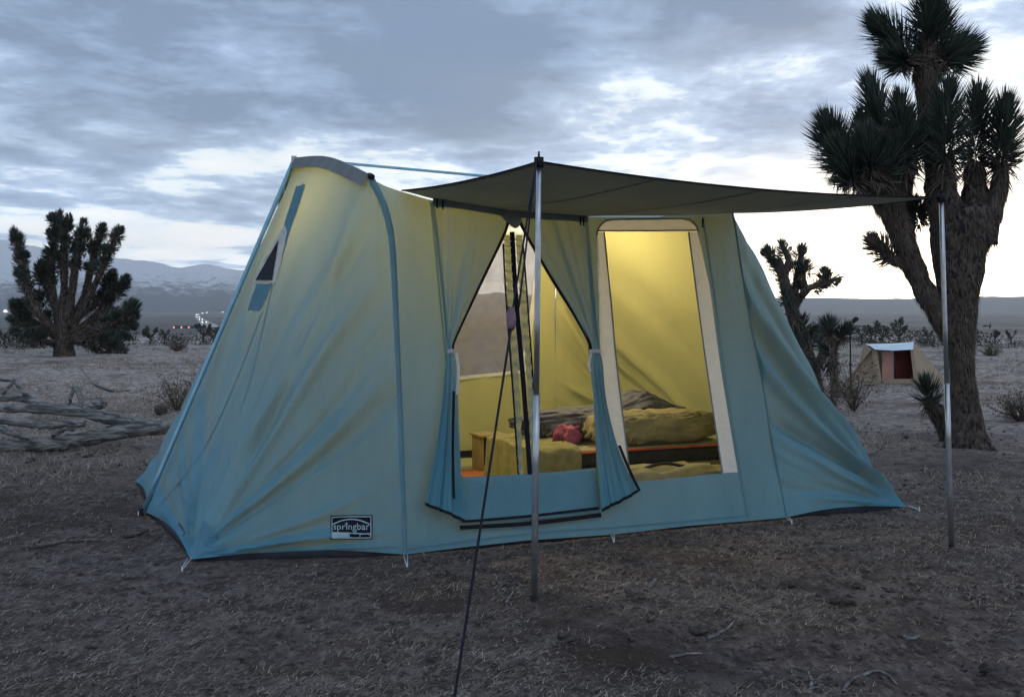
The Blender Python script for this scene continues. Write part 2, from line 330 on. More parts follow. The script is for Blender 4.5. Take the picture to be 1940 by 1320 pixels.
# far mountains on the left, low ridge on the right
def build_far():
    m = bpy.data.materials.new('mountain_rock'); m.use_nodes = True; Nn, Ll = nodes_of(m); Nn.clear(); N = Nn.new; L = Ll.new
    tc = N('ShaderNodeTexCoord'); sp = N('ShaderNodeSeparateXYZ'); L(tc.outputs['Object'], sp.inputs[0])
    mp = N('ShaderNodeMapping'); L(tc.outputs['Object'], mp.inputs[0]); mp.inputs['Scale'].default_value = (1, 1, .5)
    n = N('ShaderNodeTexNoise'); L(mp.outputs[0], n.inputs['Vector']); n.inputs['Scale'].default_value = .016; n.inputs['Detail'].default_value = 8; n.inputs['Roughness'].default_value = .72
    a = N('ShaderNodeMath'); a.operation = 'MULTIPLY_ADD'; L(n.outputs[0], a.inputs[0]); a.inputs[1].default_value = 420; L(sp.outputs[2], a.inputs[2])
    mr = N('ShaderNodeMapRange'); L(a.outputs[0], mr.inputs[0]); mr.inputs[1].default_value = 285; mr.inputs[2].default_value = 350
    mx = N('ShaderNodeMix'); mx.data_type = 'RGBA'; L(mr.outputs[0], mx.inputs['Factor']); mx.inputs[6].default_value = (.055, .062, .078, 1); mx.inputs[7].default_value = (.70, .72, .76, 1)
    b = N('ShaderNodeBsdfPrincipled'); L(mx.outputs[2], b.inputs['Base Color']); b.inputs['Roughness'].default_value = .95; b.inputs['Specular IOR Level'].default_value = 0
    o = N('ShaderNodeOutputMaterial'); L(b.outputs[0], o.inputs[0])
    D = 5200.0; nx, ny = 420, 60
    px = np.linspace(-900, 1500, nx)
    sky = np.interp(px, [-900, -300, 0, 60, 120, 200, 260, 330, 400, 470, 600, 800, 1000, 1200, 1500], [470, 440, 456, 468, 478, 488, 498, 508, 505, 516, 540, 548, 560, 572, 588])
    sky = sky + 5 * fbm(px * .02, px * 0, 4, 5) * 1.6
    H = (HY - sky) / F * D * 1.04 + CAMH
    t = np.linspace(0, 1, ny)
    V = np.zeros((ny, nx, 3)); xw = (px - CX) / F * D
    for i, ti in enumerate(t):
        yy = D - 1100 + 1100 * ti + 160 * vn(xw * .003, xw * 0 + i * .0, 8)
        prof = ti ** 1.55
        rid = 1 - np.abs(2 * (vn(xw * .0075 + .6 * ti, xw * 0 + ti * 1.3, 15))) * 2
        z = -13 + (H + 13) * prof * (1 + .40 * (1 - ti) * rid) + 26 * prof * (1 - ti) * 2 * fbm(xw * .02, ti * 6 + xw * 0, 4, 51)
        V[i] = np.stack([xw * yy / D, yy, z], 1)
    back = V[-1].copy(); back[:, 1] += 900; back[:, 2] = -20
    V = np.concatenate([V, back[None]]); o = mk('mountain_range', V.reshape(-1, 3), grid_faces(ny + 1, nx), m, loc=(0, 0, 0)); tag(o, kind='structure')
    hm = pm('hill_scrub', (.12, .115, .11), (.19, .18, .175), .02, .95)
    px = np.linspace(1050, 3200, 260); top = np.interp(px, [1050, 1300, 1500, 1650, 1800, 1940, 2400, 3200], [588, 572, 563.5, 565, 563, 561.5, 556, 566]) + 2.0 * fbm(px * .013, px * 0, 3, 77)
    D = 4600; H = (HY - top) / F * D + CAMH; xw = (px - CX) / F * D; V = []
    for ti in np.linspace(0, 1, 24):
        yy = D - 1900 + 1900 * ti; z = -13.5 + (H + 13.5) * ti ** 1.25 + 5 * ti * (1 - ti) * fbm(xw * .01, ti * 5 + xw * 0, 3, 61)
        V.append(np.stack([xw * yy / D, np.full_like(xw, yy), z], 1))
    V.append(np.stack([xw, np.full_like(xw, D + 600), np.full_like(xw, -20)], 1))
    o = mk('hill_ridge', np.array(V).reshape(-1, 3), grid_faces(25, 260), hm, loc=(0, 0, 0)); tag(o, kind='structure')
build_far()

# ------------------------------------------------------------------ the big tent
def raydir(px, py): return np.array(((px - CX) / F, 1.0, -(py - HY) / F))
CAMP = np.array((0, 0, CAMH))
def plane_pt(px, py, back=False, off=0.0):
    """where the sight line through a pixel meets the sloping front (or back) wall"""
    d = raydir(px, py)
    nn = (TV - np.array((0, 0, SL))) if not back else (TV + np.array((0, 0, SL)))
    base = TC if not back else TC + TV * TW
    t = np.dot(base - CAMP, nn) / np.dot(d, nn); p = CAMP + d * t
    return p + WN * off if not back else p
WN = nrm(-TV + np.array((0, 0, SL)))                    # outward normal of the front wall
def mirror(p):
    p = np.asarray(p); rel = p - TC; u = rel @ TU; v = rel @ TV
    return TC + TU * u + TV * (TW - v) + np.array((0, 0, 1)) * p[2]
def uvz(p): rel = np.asarray(p) - TC; return rel @ TU, rel @ TV, rel[2]
tent = thing('cabin_tent', 'large blue-green canvas cabin tent glowing from inside under a grey awning', 'tent', TC)
BASEZ = .020
def lift(p, dz=BASEZ): p = np.array(p, float); p[2] += dz; return p
ARCH_L = [plane_pt(*q) for q in [(768, 1050), (762, 900), (757, 760), (751, 620), (746, 510), (739, 435), (724, 382), (702, 338)]]
PEAK_L = T(-.27, 1.80, 2.53)
ARCH_R = [plane_pt(*q) for q in [(1490, 980), (1465, 850), (1443, 720), (1420, 600), (1402, 490), (1392, 425), (1386, 400), (1378, 380)]]
PEAK_R = T(2.86, 1.85, 2.43)
A = gpt(360, 1066); M = gpt(275, 975); B = gpt(255, 915); E = gpt(1720, 965)
def hip(arch, peak, corner, mid, farcorner, n1=88, n2=52, rows=128, relax=420, pin=0.0, scal=.03):
    af = smooth_line(arch, n1); ab = np.array([mirror(p) for p in af])
    b1 = smooth_line([af[-1], af[-1] * .5 + peak * .5 + np.array((0, 0, .055)), peak], n2)[1:]; b2 = smooth_line([peak, ab[-1] * .5 + peak * .5 + np.array((0, 0, .055)), ab[-1]], n2)[1:]
    up = np.vstack([af, b1, b2, ab[::-1][1:]])
    def edge(p, q, n, s=scal, pegs=1):
        t = np.linspace(0, 1, n)[:, None]; e = p + (q - p) * t; k = np.abs(np.sin(math.pi * t[:, 0] * pegs)); e[:, 2] += s * k
        c = TC + TU * 1.3 + TV * 1.85; inw = nrm(((c - (p + q) / 2) * np.array((1, 1, 0)))); e += inw * (k * s * 1.4)[:, None]; return e
    lo = np.vstack([edge(af[0], lift(corner), n1, pegs=1), edge(lift(corner), lift(mid), n2)[1:], edge(lift(mid), lift(farcorner), n2)[1:], edge(lift(farcorner), ab[0], n1)[1:]])
    G = np.stack([lo + (up - lo) * t for t in np.linspace(0, 1, rows)])
    hipc = [n1 - 1, n1 + 2 * n2 - 3]
    straight = {c: G[:, c].copy() for c in hipc}
    for it in range(relax):
        G[1:-1, 1:-1] = .25 * (G[:-2, 1:-1] + G[2:, 1:-1] + G[1:-1, :-2] + G[1:-1, 2:])
        if pin:
            for c in hipc: G[1:-1, c] += (straight[c][1:-1] - G[1:-1, c]) * pin
    return G, n1, n2
def wrinkle_fan(G, O, ex, ey, ridges, amp_noise, freq, sgn=1, seed=3, reach=3.0):
    """folds running out of a pegged corner O; ridges = (angle deg, width deg, height m, r0, r1)"""
    n = grid_normals(G); d = G - O; x = d @ ex; y = d @ ey; r = np.hypot(x, y); a = np.degrees(np.arctan2(y, x)); h = np.zeros_like(r)
    for (a0, w, hh, r0, r1) in ridges:
        ac = a - a0 - 2.0 * np.sin(r * 2.2 + a0)
        h += hh * np.exp(-(ac / w) ** 2) * np.clip((r - r0) / .25, 0, 1) * np.clip((r1 - r) / .5, 0, 1)
    h += amp_noise * vn(a * freq, r * .8, seed) * np.exp(-r / 1.1) * np.clip(r / .15, 0, 1)
    rg = np.random.default_rng(seed)
    for k in range(34):                                 # short sharp creases near the corner and long thin ones across the panel
        a0 = rg.uniform(2, 88); w = rg.uniform(.35, .9); rr0 = rg.uniform(.1, 1.3); ln_ = rg.uniform(.4, 1.3)
        ac = a - a0 - 3.0 * np.sin(r * rg.uniform(1, 2.5) + a0)
        h += rg.choice((-1, 1)) * rg.uniform(.0015, .0035) * np.exp(-(ac / (w + .25 / (r + .2))) ** 2) * np.clip((r - rr0) / .15, 0, 1) * np.clip((rr0 + ln_ - r) / .3, 0, 1)
    edge = np.ones(G.shape[:2]); edge[0] = edge[-1] = 0; edge[1] *= .5; edge[-2] *= .5; edge[:, :3] = 0; edge[:, -3:] = 0
    return G + n * (3.0 * h * edge * sgn)[..., None]
def orient(G, faces, toward):
    """flip faces so that they face away from the inside point"""
    c = G[len(G) // 2, G.shape[1] // 2]; n = grid_normals(G)[len(G) // 2, G.shape[1] // 2]
    return faces if np.dot(n, c - toward) > 0 else [f[::-1] for f in faces]
INSIDE = T(1.3, 1.85, 1.0)
GL, n1, n2 = hip(ARCH_L, PEAK_L, A, M, B, pin=.02)
nG = grid_normals(GL)[64, 80]; SG = 1 if np.dot(nG, GL[64, 80] - INSIDE) > 0 else -1
eL = nrm(ARCH_L[0] - A); GL = wrinkle_fan(GL, lift(A), eL, np.array((0, 0, 1.)),
    [(8, 2.2, .016, .1, 1.3), (3.5, 1.2, .010, .1, 1.2), (17, 2.0, .008, .2, 1.2), (41, 2.4, .020, .1, 1.6), (47, 1.6, -.012, .2, 1.5), (55, 1.7, .014, .2, 2.0), (61, 1.5, -.016, .5, 2.3), (64.5, 1.4, .018, .5, 2.4), (69, 1.8, -.012, .1, 2.1), (75, 2.2, .012, .1, 1.6), (84, 2.5, .010, .1, 1.2)], .030, .16, SG, 4)
def fold_down(G, P, cols, sgn, amp=.012, seed=5):
    """soft vertical drapes hanging below the bar"""
    n = grid_normals(G); h = np.zeros(G.shape[:2]); r = np.linalg.norm(G - P, axis=2)
    u = (G - P) @ TU; h = amp * vn(u * 7, G[..., 2] * .6, seed) + amp * .6 * vn(u * 17, G[..., 2] * 1.1, seed + 1)
    edge = np.ones(G.shape[:2]); edge[0] = edge[-1] = 0; edge[:, :2] = 0; edge[:, -2:] = 0
    return G + n * (h * edge * sgn)[..., None]
GL = fold_down(GL, ARCH_L[-1], None, SG)
NCL = GL.shape[1]
fl = grid_faces(len(GL), NCL); fl = fl if SG > 0 else [f[::-1] for f in fl]
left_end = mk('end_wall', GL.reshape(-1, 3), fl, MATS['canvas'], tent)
left_end['label'] = 'sloping end wall with a small vent and fanning folds'
M_R = T(3.93, 1.85, 0); E2 = T(3.72, 3.55, 0)
GR, _, _ = hip(ARCH_R, PEAK_R, E, M_R, E2, pin=.03)
nG = grid_normals(GR)[64, 80]; SGR = 1 if np.dot(nG, GR[64, 80] - INSIDE) > 0 else -1
eR = nrm(ARCH_R[0] - E)
GR = wrinkle_fan(GR, lift(E), eR, np.array((0, 0, 1.)), [(7, 2, .012, .1, 1.0), (16, 2.4, -.014, .1, 1.0), (24, 2.6, .020, .1, 1.3), (33, 2.2, -.020, .1, 1.6), (41, 2.0, .022, .1, 1.9), (47, 1.6, -.018, .3, 2.1), (52, 1.5, .018, .2, 2.2), (57.5, 1.4, -.016, .2, 2.3), (62, 1.4, .014, .2, 2.3)], .034, .2, SGR, 9)
GR = fold_down(GR, ARCH_R[-1], None, SGR, .014, 15)
fr = grid_faces(len(GR), GR.shape[1]); fr = fr if SGR > 0 else [f[::-1] for f in fr]
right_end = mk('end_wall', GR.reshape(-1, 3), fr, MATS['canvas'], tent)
right_end['label'] = 'far end wall pulled out to its corner peg'
def bvh_of(G, faces): return BVHTree.FromPolygons([Vector(p) for p in G.reshape(-1, 3)], faces)
BL = bvh_of(GL, fl); BR = bvh_of(GR, fr)
def hit(bvh, px, py, off=.004):
    d = Vector(raydir(px, py)).normalized(); loc, n, i, dist = bvh.ray_cast(Vector(CAMP), d)
    if loc is None: return None
    n = np.array(n); n = n if np.dot(n, -np.array(d)) > 0 else -n
    return np.array(loc) + n * off
# --- planar cloth panels with openings
def inside_poly(p, poly):
    x, y = p; c = False; n = len(poly)
    for i in range(n):
        x1, y1 = poly[i]; x2, y2 = poly[(i + 1) % n]
        if (y1 > y) != (y2 > y) and x < (x2 - x1) * (y - y1) / (y2 - y1) + x1: c = not c
    return c
def resample(poly, step):
    out = []; n = len(poly)
    for i in range(n):
        a, b = np.array(poly[i], float), np.array(poly[(i + 1) % n], float); k = max(1, int(np.linalg.norm(b - a) / step))
        out += [tuple(a + (b - a) * j / k) for j in range(k)]
    return out
def cdt_fill(outer, holes=(), step=10, grid=None):
    """triangulates a polygon with holes and adds inner points; 2-D in, 2-D out"""
    loops = [resample(outer, step)] + [resample(h, step) for h in holes]; V = []; E_ = []
    for lp in loops:
        b = len(V); V += lp; E_ += [(b + i, b + (i + 1) % len(lp)) for i in range(len(lp))]
    B_ = np.array(V); g = grid or step; xs = np.arange(B_[:, 0].min(), B_[:, 0].max(), g); ys = np.arange(B_[:, 1].min(), B_[:, 1].max(), g)
    for k, y in enumerate(ys):
        for x in xs:
            p = (x + (g / 2 if k % 2 else 0), y)
            if inside_poly(p, outer) and not any(inside_poly(p, h) for h in holes) and np.min(np.hypot(B_[:, 0] - p[0], B_[:, 1] - p[1])) > g * .45: V.append(p)
    vo, eo, fo, *_ = delaunay_2d_cdt([Vector(v) for v in V], E_, [], 0, 1e-6)
    fs = []
    for f in fo:
        c = np.mean([vo[i][:] for i in f], axis=0)
        if inside_poly(c, outer) and not any(inside_poly(c, h) for h in holes): fs.append(tuple(f))
    return [tuple(v) for v in vo], fs
def panel(name, outer, holes, mat, parent, fn, step=12, solid=0.0):
    vo, fs = cdt_fill(outer, holes, step)
    P3 = [fn(*v) for v in vo]; ok = [p is not None for p in P3]; fs = [f for f in fs if all(ok[i] for i in f)]
    P3 = [p if p is not None else np.zeros(3) for p in P3]
    used = sorted({i for f in fs for i in f}); mp = {k: i for i, k in enumerate(used)}
    vv = [P3[i] for i in used]; ff = [tuple(mp[i] for i in f) for f in fs]; f0 = ff[len(ff) // 2]
    nn = np.cross(vv[f0[1]] - vv[f0[0]], vv[f0[2]] - vv[f0[0]])
    if np.dot(nn, vv[f0[0]] - INSIDE) < 0: ff = [f[::-1] for f in ff]
    return mk(name, vv, ff, mat, parent)
EAVE = [(702, 338), (728, 352), (760, 363), (815, 379), (960, 402), (1100, 411), (1250, 411), (1386, 400), (1378, 380)]
arch_l_px = [(768, 1050), (762, 900), (757, 760), (751, 620), (746, 510), (739, 435), (724, 382), (702, 338)]
arch_r_px = [(1378, 380), (1386, 400), (1392, 425), (1402, 490), (1420, 600), (1443, 720), (1465, 850), (1490, 980)]
base_px = [(1430, 985.5), (1300, 996), (1165, 1012), (1000, 1023), (880, 1036)]
DOOR = [(822, 392), (960, 405), (1108, 416), (1116, 530), (1122, 660), (1126, 780), (1130, 890), (1000, 899), (866, 906), (858, 780), (850, 668), (836, 530)]
WIN = [(1131, 446), (1134, 432), (1144, 422), (1160, 418), (1290, 416), (1306, 420), (1317, 430), (1321, 442), (1343, 540), (1364, 695), (1381, 800), (1396, 893), (1300, 903), (1152, 918), (1145, 800), (1138, 700), (1134, 560)]
def wall_fn(px, py):
    p = plane_pt(px, py); u, v, z = uvz(p)
    w = .018 * vn(np.array(u * 6 - z * .8), np.array(z * 1.2), 71) + .010 * vn(np.array(u * 15 - z), np.array(z * 2.2), 72)
    k = np.clip(z / .25, 0, 1) * np.clip((2.05 - z) / .2, 0, 1)
    return p + WN * float(w * k)
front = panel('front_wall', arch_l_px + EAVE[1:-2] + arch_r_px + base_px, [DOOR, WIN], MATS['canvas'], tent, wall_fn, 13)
BWIN = [(760, 470), (800, 425), (985, 418), (1024, 440), (1016, 520), (1003, 615), (990, 702), (900, 712), (760, 732)]
def back_fn(px, py):
    p = plane_pt(px, py, True); u, v, z = uvz(p)
    w = .060 * vn(np.array(u * 5.5 + .35 * z), np.array(z * .8), 81) + .034 * vn(np.array(u * 13 + .3 * z), np.array(z * 1.2), 82)
    return p - TV * float(w * np.clip(z / .3, 0, 1) * np.clip((2.1 - z) / .3, 0, 1))
def px_of(p): return (CX + F * p[0] / p[1], HY - F * (p[2] - CAMH) / p[1])
back_outer = [px_of(mirror(p)) for p in ARCH_L] + [px_of(mirror(plane_pt(*q))) for q in EAVE[2:-2]] + [px_of(mirror(p)) for p in ARCH_R[::-1]]
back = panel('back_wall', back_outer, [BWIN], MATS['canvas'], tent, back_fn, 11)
back['label'] = 'rear wall with folds and a screened window'
panel('window_screen', [(x, y) for x, y in BWIN], [], MATS['window_mesh'], back, lambda x, y: plane_pt(x, y, True) + TV * .01, 24)
def strip(name, pts_px, w_px, mat, parent, fn, n=40):
    """a narrow tape along a pixel path laid on a surface by fn"""
    p = smooth_line(pts_px, n) if len(pts_px) > 2 else lerp_line(pts_px, n); d = np.gradient(p, axis=0); nn = np.stack([-d[:, 1], d[:, 0]], 1); nn /= np.linalg.norm(nn, axis=1, keepdims=True) + 1e-9
    w = np.interp(np.linspace(0, 1, n), np.linspace(0, 1, len(np.atleast_1d(w_px))), np.atleast_1d(w_px)) if np.ndim(w_px) else np.full(n, w_px)
    V = []; 
    for i in range(n):
        a = fn(*(p[i] + nn[i] * w[i] / 2)); b = fn(*(p[i] - nn[i] * w[i] / 2))
        if a is None or b is None: continue
        V += [a, b]
    m = len(V) // 2; ff = [(2 * i, 2 * i + 1, 2 * i + 3, 2 * i + 2) for i in range(m - 1)]
    if np.dot(np.cross(V[1] - V[0], V[2] - V[0]), V[0] - INSIDE) < 0: ff = [f[::-1] for f in ff]
    return mk(name, V, ff, mat, parent)
strip('window_border', [(760, 728), (860, 717), (990, 704)], 7, MATS['cream_web'], back, lambda x, y: plane_pt(x, y, True) - TV * .012)
strip('window_border', [(1020, 480), (1012, 560), (990, 704)], 10, MATS['cream_web'], back, lambda x, y: plane_pt(x, y, True) - TV * .014)
# roof
def build_roof():
    ub = smooth_line([ARCH_L[-1], ARCH_L[-1] * .5 + PEAK_L * .5 + np.array((0, 0, .055)), PEAK_L], 26)
    ub2 = smooth_line([PEAK_L, mirror(ARCH_L[-1]) * .5 + PEAK_L * .5 + np.array((0, 0, .055)), mirror(ARCH_L[-1])], 26)[1:]
    l = np.vstack([ub, ub2])
    vb = smooth_line([ARCH_R[-1], ARCH_R[-1] * .5 + PEAK_R * .5 + np.array((0, 0, .055)), PEAK_R], 26)
    vb2 = smooth_line([PEAK_R, mirror(ARCH_R[-1]) * .5 + PEAK_R * .5 + np.array((0, 0, .055)), mirror(ARCH_R[-1])], 26)[1:]
    r = np.vstack([vb, vb2]); n = len(l); m = 50
    ev = np.array([plane_pt(*q) for q in EAVE[:-2]] + [ARCH_R[-2], ARCH_R[-1]]); ev = lerp_line(ev, m); evb = np.array([mirror(p) for p in ev])
    G = np.zeros((m, n, 3))
    for i, t in enumerate(np.linspace(0, 1, m)):
        row = l * (1 - t) + r * t
        s = np.linspace(0, 1, n)[:, None]
        row = row + (1 - s) * (ev[i] - row[0]) + s * (evb[i] - row[-1])
        sag = .17 * math.sin(math.pi * t) ** .7 * np.sin(math.pi * s[:, 0]); row[:, 2] -= sag
        G[i] = row
    fs = grid_faces(m, n); nm = grid_normals(G)[25, 25]
    fs = fs if nm[2] > 0 else [f[::-1] for f in fs]
    rf = mk('roof', G.reshape(-1, 3), fs, MATS['roof_canvas'], tent)
    v, f = tube(lerp_line([PEAK_L + (0, 0, .015), PEAK_R + (0, 0, .015)], 12), .011, 8); mk('ridge_pole', v, f, MATS['pole_blue'], tent)
    return G
build_roof()
# bar valances and sleeves, uprights
def ribbon3(A_, B_): 
    n = len(A_); V = np.empty((2 * n, 3)); V[0::2] = A_; V[1::2] = B_; return V, [(2 * i, 2 * i + 1, 2 * i + 3, 2 * i + 2) for i in range(n - 1)]
def bar_valance(G, sg):
    n = grid_normals(G) * sg; c0, c1 = n1 - 1, n1 + 2 * n2 - 2
    top = G[-1, c0:c1] + np.array((0, 0, .022)) + n[-2, c0:c1] * .012
    rows = [top] + [G[-1 - 2 * k, c0:c1] + n[-1 - 2 * k, c0:c1] * .016 for k in (1, 2, 3)]
    # keep the hanging width near 8 cm
    g = [rows[0]]
    dirn = rows[-1] - rows[0]; dirn /= np.linalg.norm(dirn, axis=1, keepdims=True)
    for k in (1, 2, 3): g.append(rows[0] + dirn * (.030 * k) + n[-2, c0:c1] * .004 * k)
    G2 = np.stack(g); mk('bar_valance', G2.reshape(-1, 3), grid_faces(4, G2.shape[1]), MATS['valance_grey'], tent)
    v, f = tube(G[-1, c0:c1] + np.array((0, 0, .012)), .013, 8); mk('spring_bar', v, f, MATS['pole_blue'], tent)
bar_valance(GL, SG); bar_valance(GR, SGR)
mk('bar_cap', *tube([ARCH_L[-1] + TV * .03 + (0, 0, .02), ARCH_L[-1] - TV * .035 + (0, 0, .005)], .019, 10), MATS['rubber'], tent)
def sleeve(arch, w0, w1, nm_off, name='pole_sleeve'):
    p = smooth_line(arch, 60); d = np.gradient(p, axis=0); side = np.cross(d, WN); side /= np.linalg.norm(side, axis=1, keepdims=True)
    w = np.linspace(w0, w1, 60)[:, None]
    c = [p + side * w * k + WN * (nm_off * (1 - k * k * .8)) for k in (-1, -.5, 0, .5, 1)]
    G2 = np.stack(c); mk(name, G2.reshape(-1, 3), grid_faces(5, 60), MATS['canvas_dark'], tent)
sleeve(ARCH_L, .012, .024, .014); sleeve(ARCH_R, .006, .010, .010)
pk = PEAK_L + np.array((-.01, 0, .005)); ft = M + np.array((-.02, -.01, .0))
v, f = tube(lerp_line([pk, ft], 10), .0165, 10); up = mk('upright_pole', v, f, MATS['pole_blue'], tent)
v, f = tube([ft + (0, 0, .05), ft + (0, 0, -.02)], .02, 10); mk('foot_cap', v, f, MATS['rubber'], up)
v, f = tube([pk - (0, .0, .06), pk + (0, 0, .03)], .021, 10); mk('end_cap', v, f, MATS['white_tape'], up)
v, f = tube(lerp_line([PEAK_R + (.02, 0, .02), M_R + (.02, 0, 0)], 10), .0165, 10); mk('upright_pole', v, f, MATS['pole_blue'], tent)
# ground sheet and inner floor
def build_floor():
    pts = [C_ for C_ in (TC, A, M, B, mirror(ARCH_L[0]), mirror(ARCH_R[0]), E2, M_R, E, gpt(1490, 983))]
    pts = [np.array((p[0], p[1], 0)) for p in pts]; c = np.mean(pts, axis=0)
    ring = lerp_line(np.array(pts + [pts[0]]), 120)[:-1]
    def off(r, dd, z):
        o = r - (r - c) / np.linalg.norm(r - c, axis=1, keepdims=True) * dd; o[:, 2] = z; return o
    rows = [off(ring, .06, -.03), off(ring, .034, .004), off(ring, .050, .05), off(ring, .085, .085)]
    V = np.vstack(rows); n = len(ring)
    fs = [(k * n + i, k * n + (i + 1) % n, (k + 1) * n + (i + 1) % n, (k + 1) * n + i) for k in range(3) for i in range(n)]
    mk('ground_sheet', V, fs, MATS['floor_vinyl'], tent)
    r2 = off(ring, .10, .016); V = np.vstack([r2, c + (0, 0, .018)]); mk('floor', V, [(i, (i + 1) % n, n) for i in range(n)], MATS['floor_inside'], tent)
build_floor()

# awning
TOP1 = pix(1021, 306, 5.18); TOP2 = pix(1783, 373, 6.345)
def build_awning():
    n = 60; m = 40
    bk = lerp_line(np.array([plane_pt(*q, off=.012) for q in [(760, 362), (815, 377), (960, 401), (1100, 410), (1250, 410), (1388, 404)]]), n)
    def cat(p, q, n, sag): t = np.linspace(0, 1, n)[:, None]; e = p + (q - p) * t; e[:, 2] -= 4 * sag * (t * (1 - t))[:, 0]; return e
    frn = cat(TOP1, TOP2, n, .045); lf = cat(bk[0], TOP1, m, .022); rt = cat(bk[-1], TOP2, m, .020)
    s = np.linspace(0, 1, n)[None, :, None]; t = np.linspace(0, 1, m)[:, None, None]
    G = (1 - t) * bk[None] + t * frn[None] + (1 - s) * lf[:, None] + s * rt[:, None] - ((1 - s) * (1 - t) * bk[0] + s * (1 - t) * bk[-1] + (1 - s) * t * frn[0] + s * t * frn[-1])
    ww = .022 * vn(s[..., 0] * 9 + t[..., 0] * 3, t[..., 0] * 2.5, 91) * np.sin(math.pi * s[..., 0]) * np.sin(math.pi * t[..., 0]); G[..., 2] += ww
    # a thin sheet with two faces
    fs = grid_faces(m, n); top = G + np.array((0, 0, .004)); V = np.vstack([G.reshape(-1, 3), top.reshape(-1, 3)]); k = m * n
    per = [(i, i + 1) for i in range(n - 1)] + [(r * n + n - 1, (r + 1) * n + n - 1) for r in range(m - 1)] + [((m - 1) * n + i + 1, (m - 1) * n + i) for i in range(n - 1)][::-1] + [((r + 1) * n, r * n) for r in range(m - 1)][::-1]
    fs = [f[::-1] for f in fs] + [tuple(i + k for i in f) for f in fs] + [(a, b, b + k, a + k) for a, b in per]
    aw = mk('awning', V, fs, MATS['awning_canvas'], tent)
    for c_ in (15, 30, 45): v, f = ribbon3(G[:, c_] - (0, 0, .003), G[:, c_] + nrm(frn[-1] - frn[0]) * .014 - (0, 0, .003)); mk('seam', v, f, MATS['valance_grey'], aw); aw['label'] = 'grey canvas awning stretched out over two poles'
    for e, o in ((lf, nrm(frn[-1] - frn[0]) * .030), (frn, nrm(bk[0] - lf[-1]) * .022), (rt, -nrm(frn[-1] - frn[0]) * .022)):
        v, f = ribbon3(e + (0, 0, -.004), e + o + (0, 0, -.006)); mk('hem', v, f, MATS['valance_grey'], aw)
        v, f = tube(e, .005, 6); mk('edge_cord', v, f, MATS['black_binding'], aw)
build_awning()

# door: flaps tied back, screen, zip
def curtain(name, rows, amps, pleats, mat, parent, offs, n=70, m=120, seed=0):
    rw = np.array(rows, float); k = len(rows); t = np.linspace(0, k - 1, m); ti = np.arange(k)
    sm = smooth_line(rw.reshape(k, 4), m).reshape(m, 2, 2); am = np.interp(t, ti, amps); of = np.interp(t, ti, offs)
    V = []; s = np.linspace(0, 1, n)
    for i in range(m):
        y_ = np.full(n, i * .02); d = of[i] + am[i] * 2.0 * (vn(s * pleats * 1.7 + .4 * vn(s * 3, y_, seed + 3), y_ * .5, seed) + .55 * vn(s * pleats * 4.1, y_ * .7, seed + 9)) * np.sin(math.pi * np.clip(s * .96 + .02, 0, 1)) ** .4
        for j in range(n): V.append(plane_pt(*(sm[i, 0] * (1 - s[j]) + sm[i, 1] * s[j]), off=d[j]))
    G_ = np.array(V).reshape(m, n, 3); ff = grid_faces(m, n)
    if np.dot(grid_normals(G_).mean((0, 1)), WN) < 0: ff = [f[::-1] for f in ff]
    return mk(name, V, ff, mat, parent), G_, sm
rowsL = [((817, 382), (966, 404)), ((821, 430), (957, 441)), ((829, 520), (914, 530)), ((837, 600), (878, 605)), ((841, 648), (858, 650)), ((842, 668), (856, 668)), ((840, 688), (860, 688)), ((833, 760), (863, 762)), ((818, 860), (866, 872)), ((797, 957), (872, 990))]
rowsR = [((974, 406), (1110, 414)), ((988, 440), (1114, 440)), ((1032, 520), (1119, 520)), ((1077, 595), (1124, 595)), ((1106, 648), (1129, 648)), ((1109, 668), (1131, 668)), ((1110, 690), (1136, 690)), ((1117, 760), (1142, 762)), ((1121, 850), (1163, 850)), ((1128, 970), (1197, 933))]
flL, CL_, smL = curtain('door_flap', rowsL, [.006, .012, .022, .022, .012, .008, .014, .026, .032, .040], 4, MATS['canvas'], tent, [.012, .02, .032, .04, .04, .04, .045, .055, .065, .085], seed=2)
flR, CR_, smR = curtain('door_flap', rowsR, [.006, .012, .022, .022, .012, .008, .014, .026, .030, .036], 4, MATS['canvas'], tent, [.012, .02, .032, .04, .04, .04, .045, .055, .065, .085], seed=5)
def flap_trim(fl, C_, inner, hemw):
    m = C_.shape[0]; e = C_[:, inner]; w = C_[:, 3 if inner == 0 else -4] - e; w = w / (np.linalg.norm(w, axis=1, keepdims=True) + 1e-9)
    kk = slice(2, int(m * .56)); v, f = ribbon3(e[kk] + WN * .006, e[kk] + w[kk] * .022 + WN * .008); mk('edge_binding', v, f, MATS['black_binding'], fl)
    v, f = ribbon3(C_[-1] + WN * .006, C_[-2] + WN * .006 + np.array((0, 0, hemw))); mk('hem', v, f, MATS['black_binding'], fl)
    j = int(m * 5 / 9.0); row = C_[j]; ring = np.vstack([row[0] + WN * .012, row[len(row) // 2] + WN * .028, row[-1] + WN * .012]); ring = smooth_line(ring, 14)
    v, f = ribbon3(ring + (0, 0, .012), ring - (0, 0, .012)); mk('tie_tape', v, f, MATS['white_tape'], fl)
flap_trim(flL, CL_, -1, .004); flap_trim(flR, CR_, 0, .004)
def fl_line(fl, pts, w, mat, name): strip(name, pts, w, mat, fl, lambda x, y: plane_pt(x, y, off=.125))
strip('edge_binding', [(848, 745), (846, 850), (848, 945)], 5, MATS['black_binding'], flL, lambda x, y: plane_pt(x, y, off=.112))
strip('edge_binding', [(1157, 846), (1176, 892), (1195, 931)], 5.5, MATS['black_binding'], flR, lambda x, y: plane_pt(x, y, off=.115))
strip('tie_tape', [(858, 672), (862, 700), (860, 750)], 6, MATS['white_tape'], flL, lambda x, y: plane_pt(x, y, off=.06))
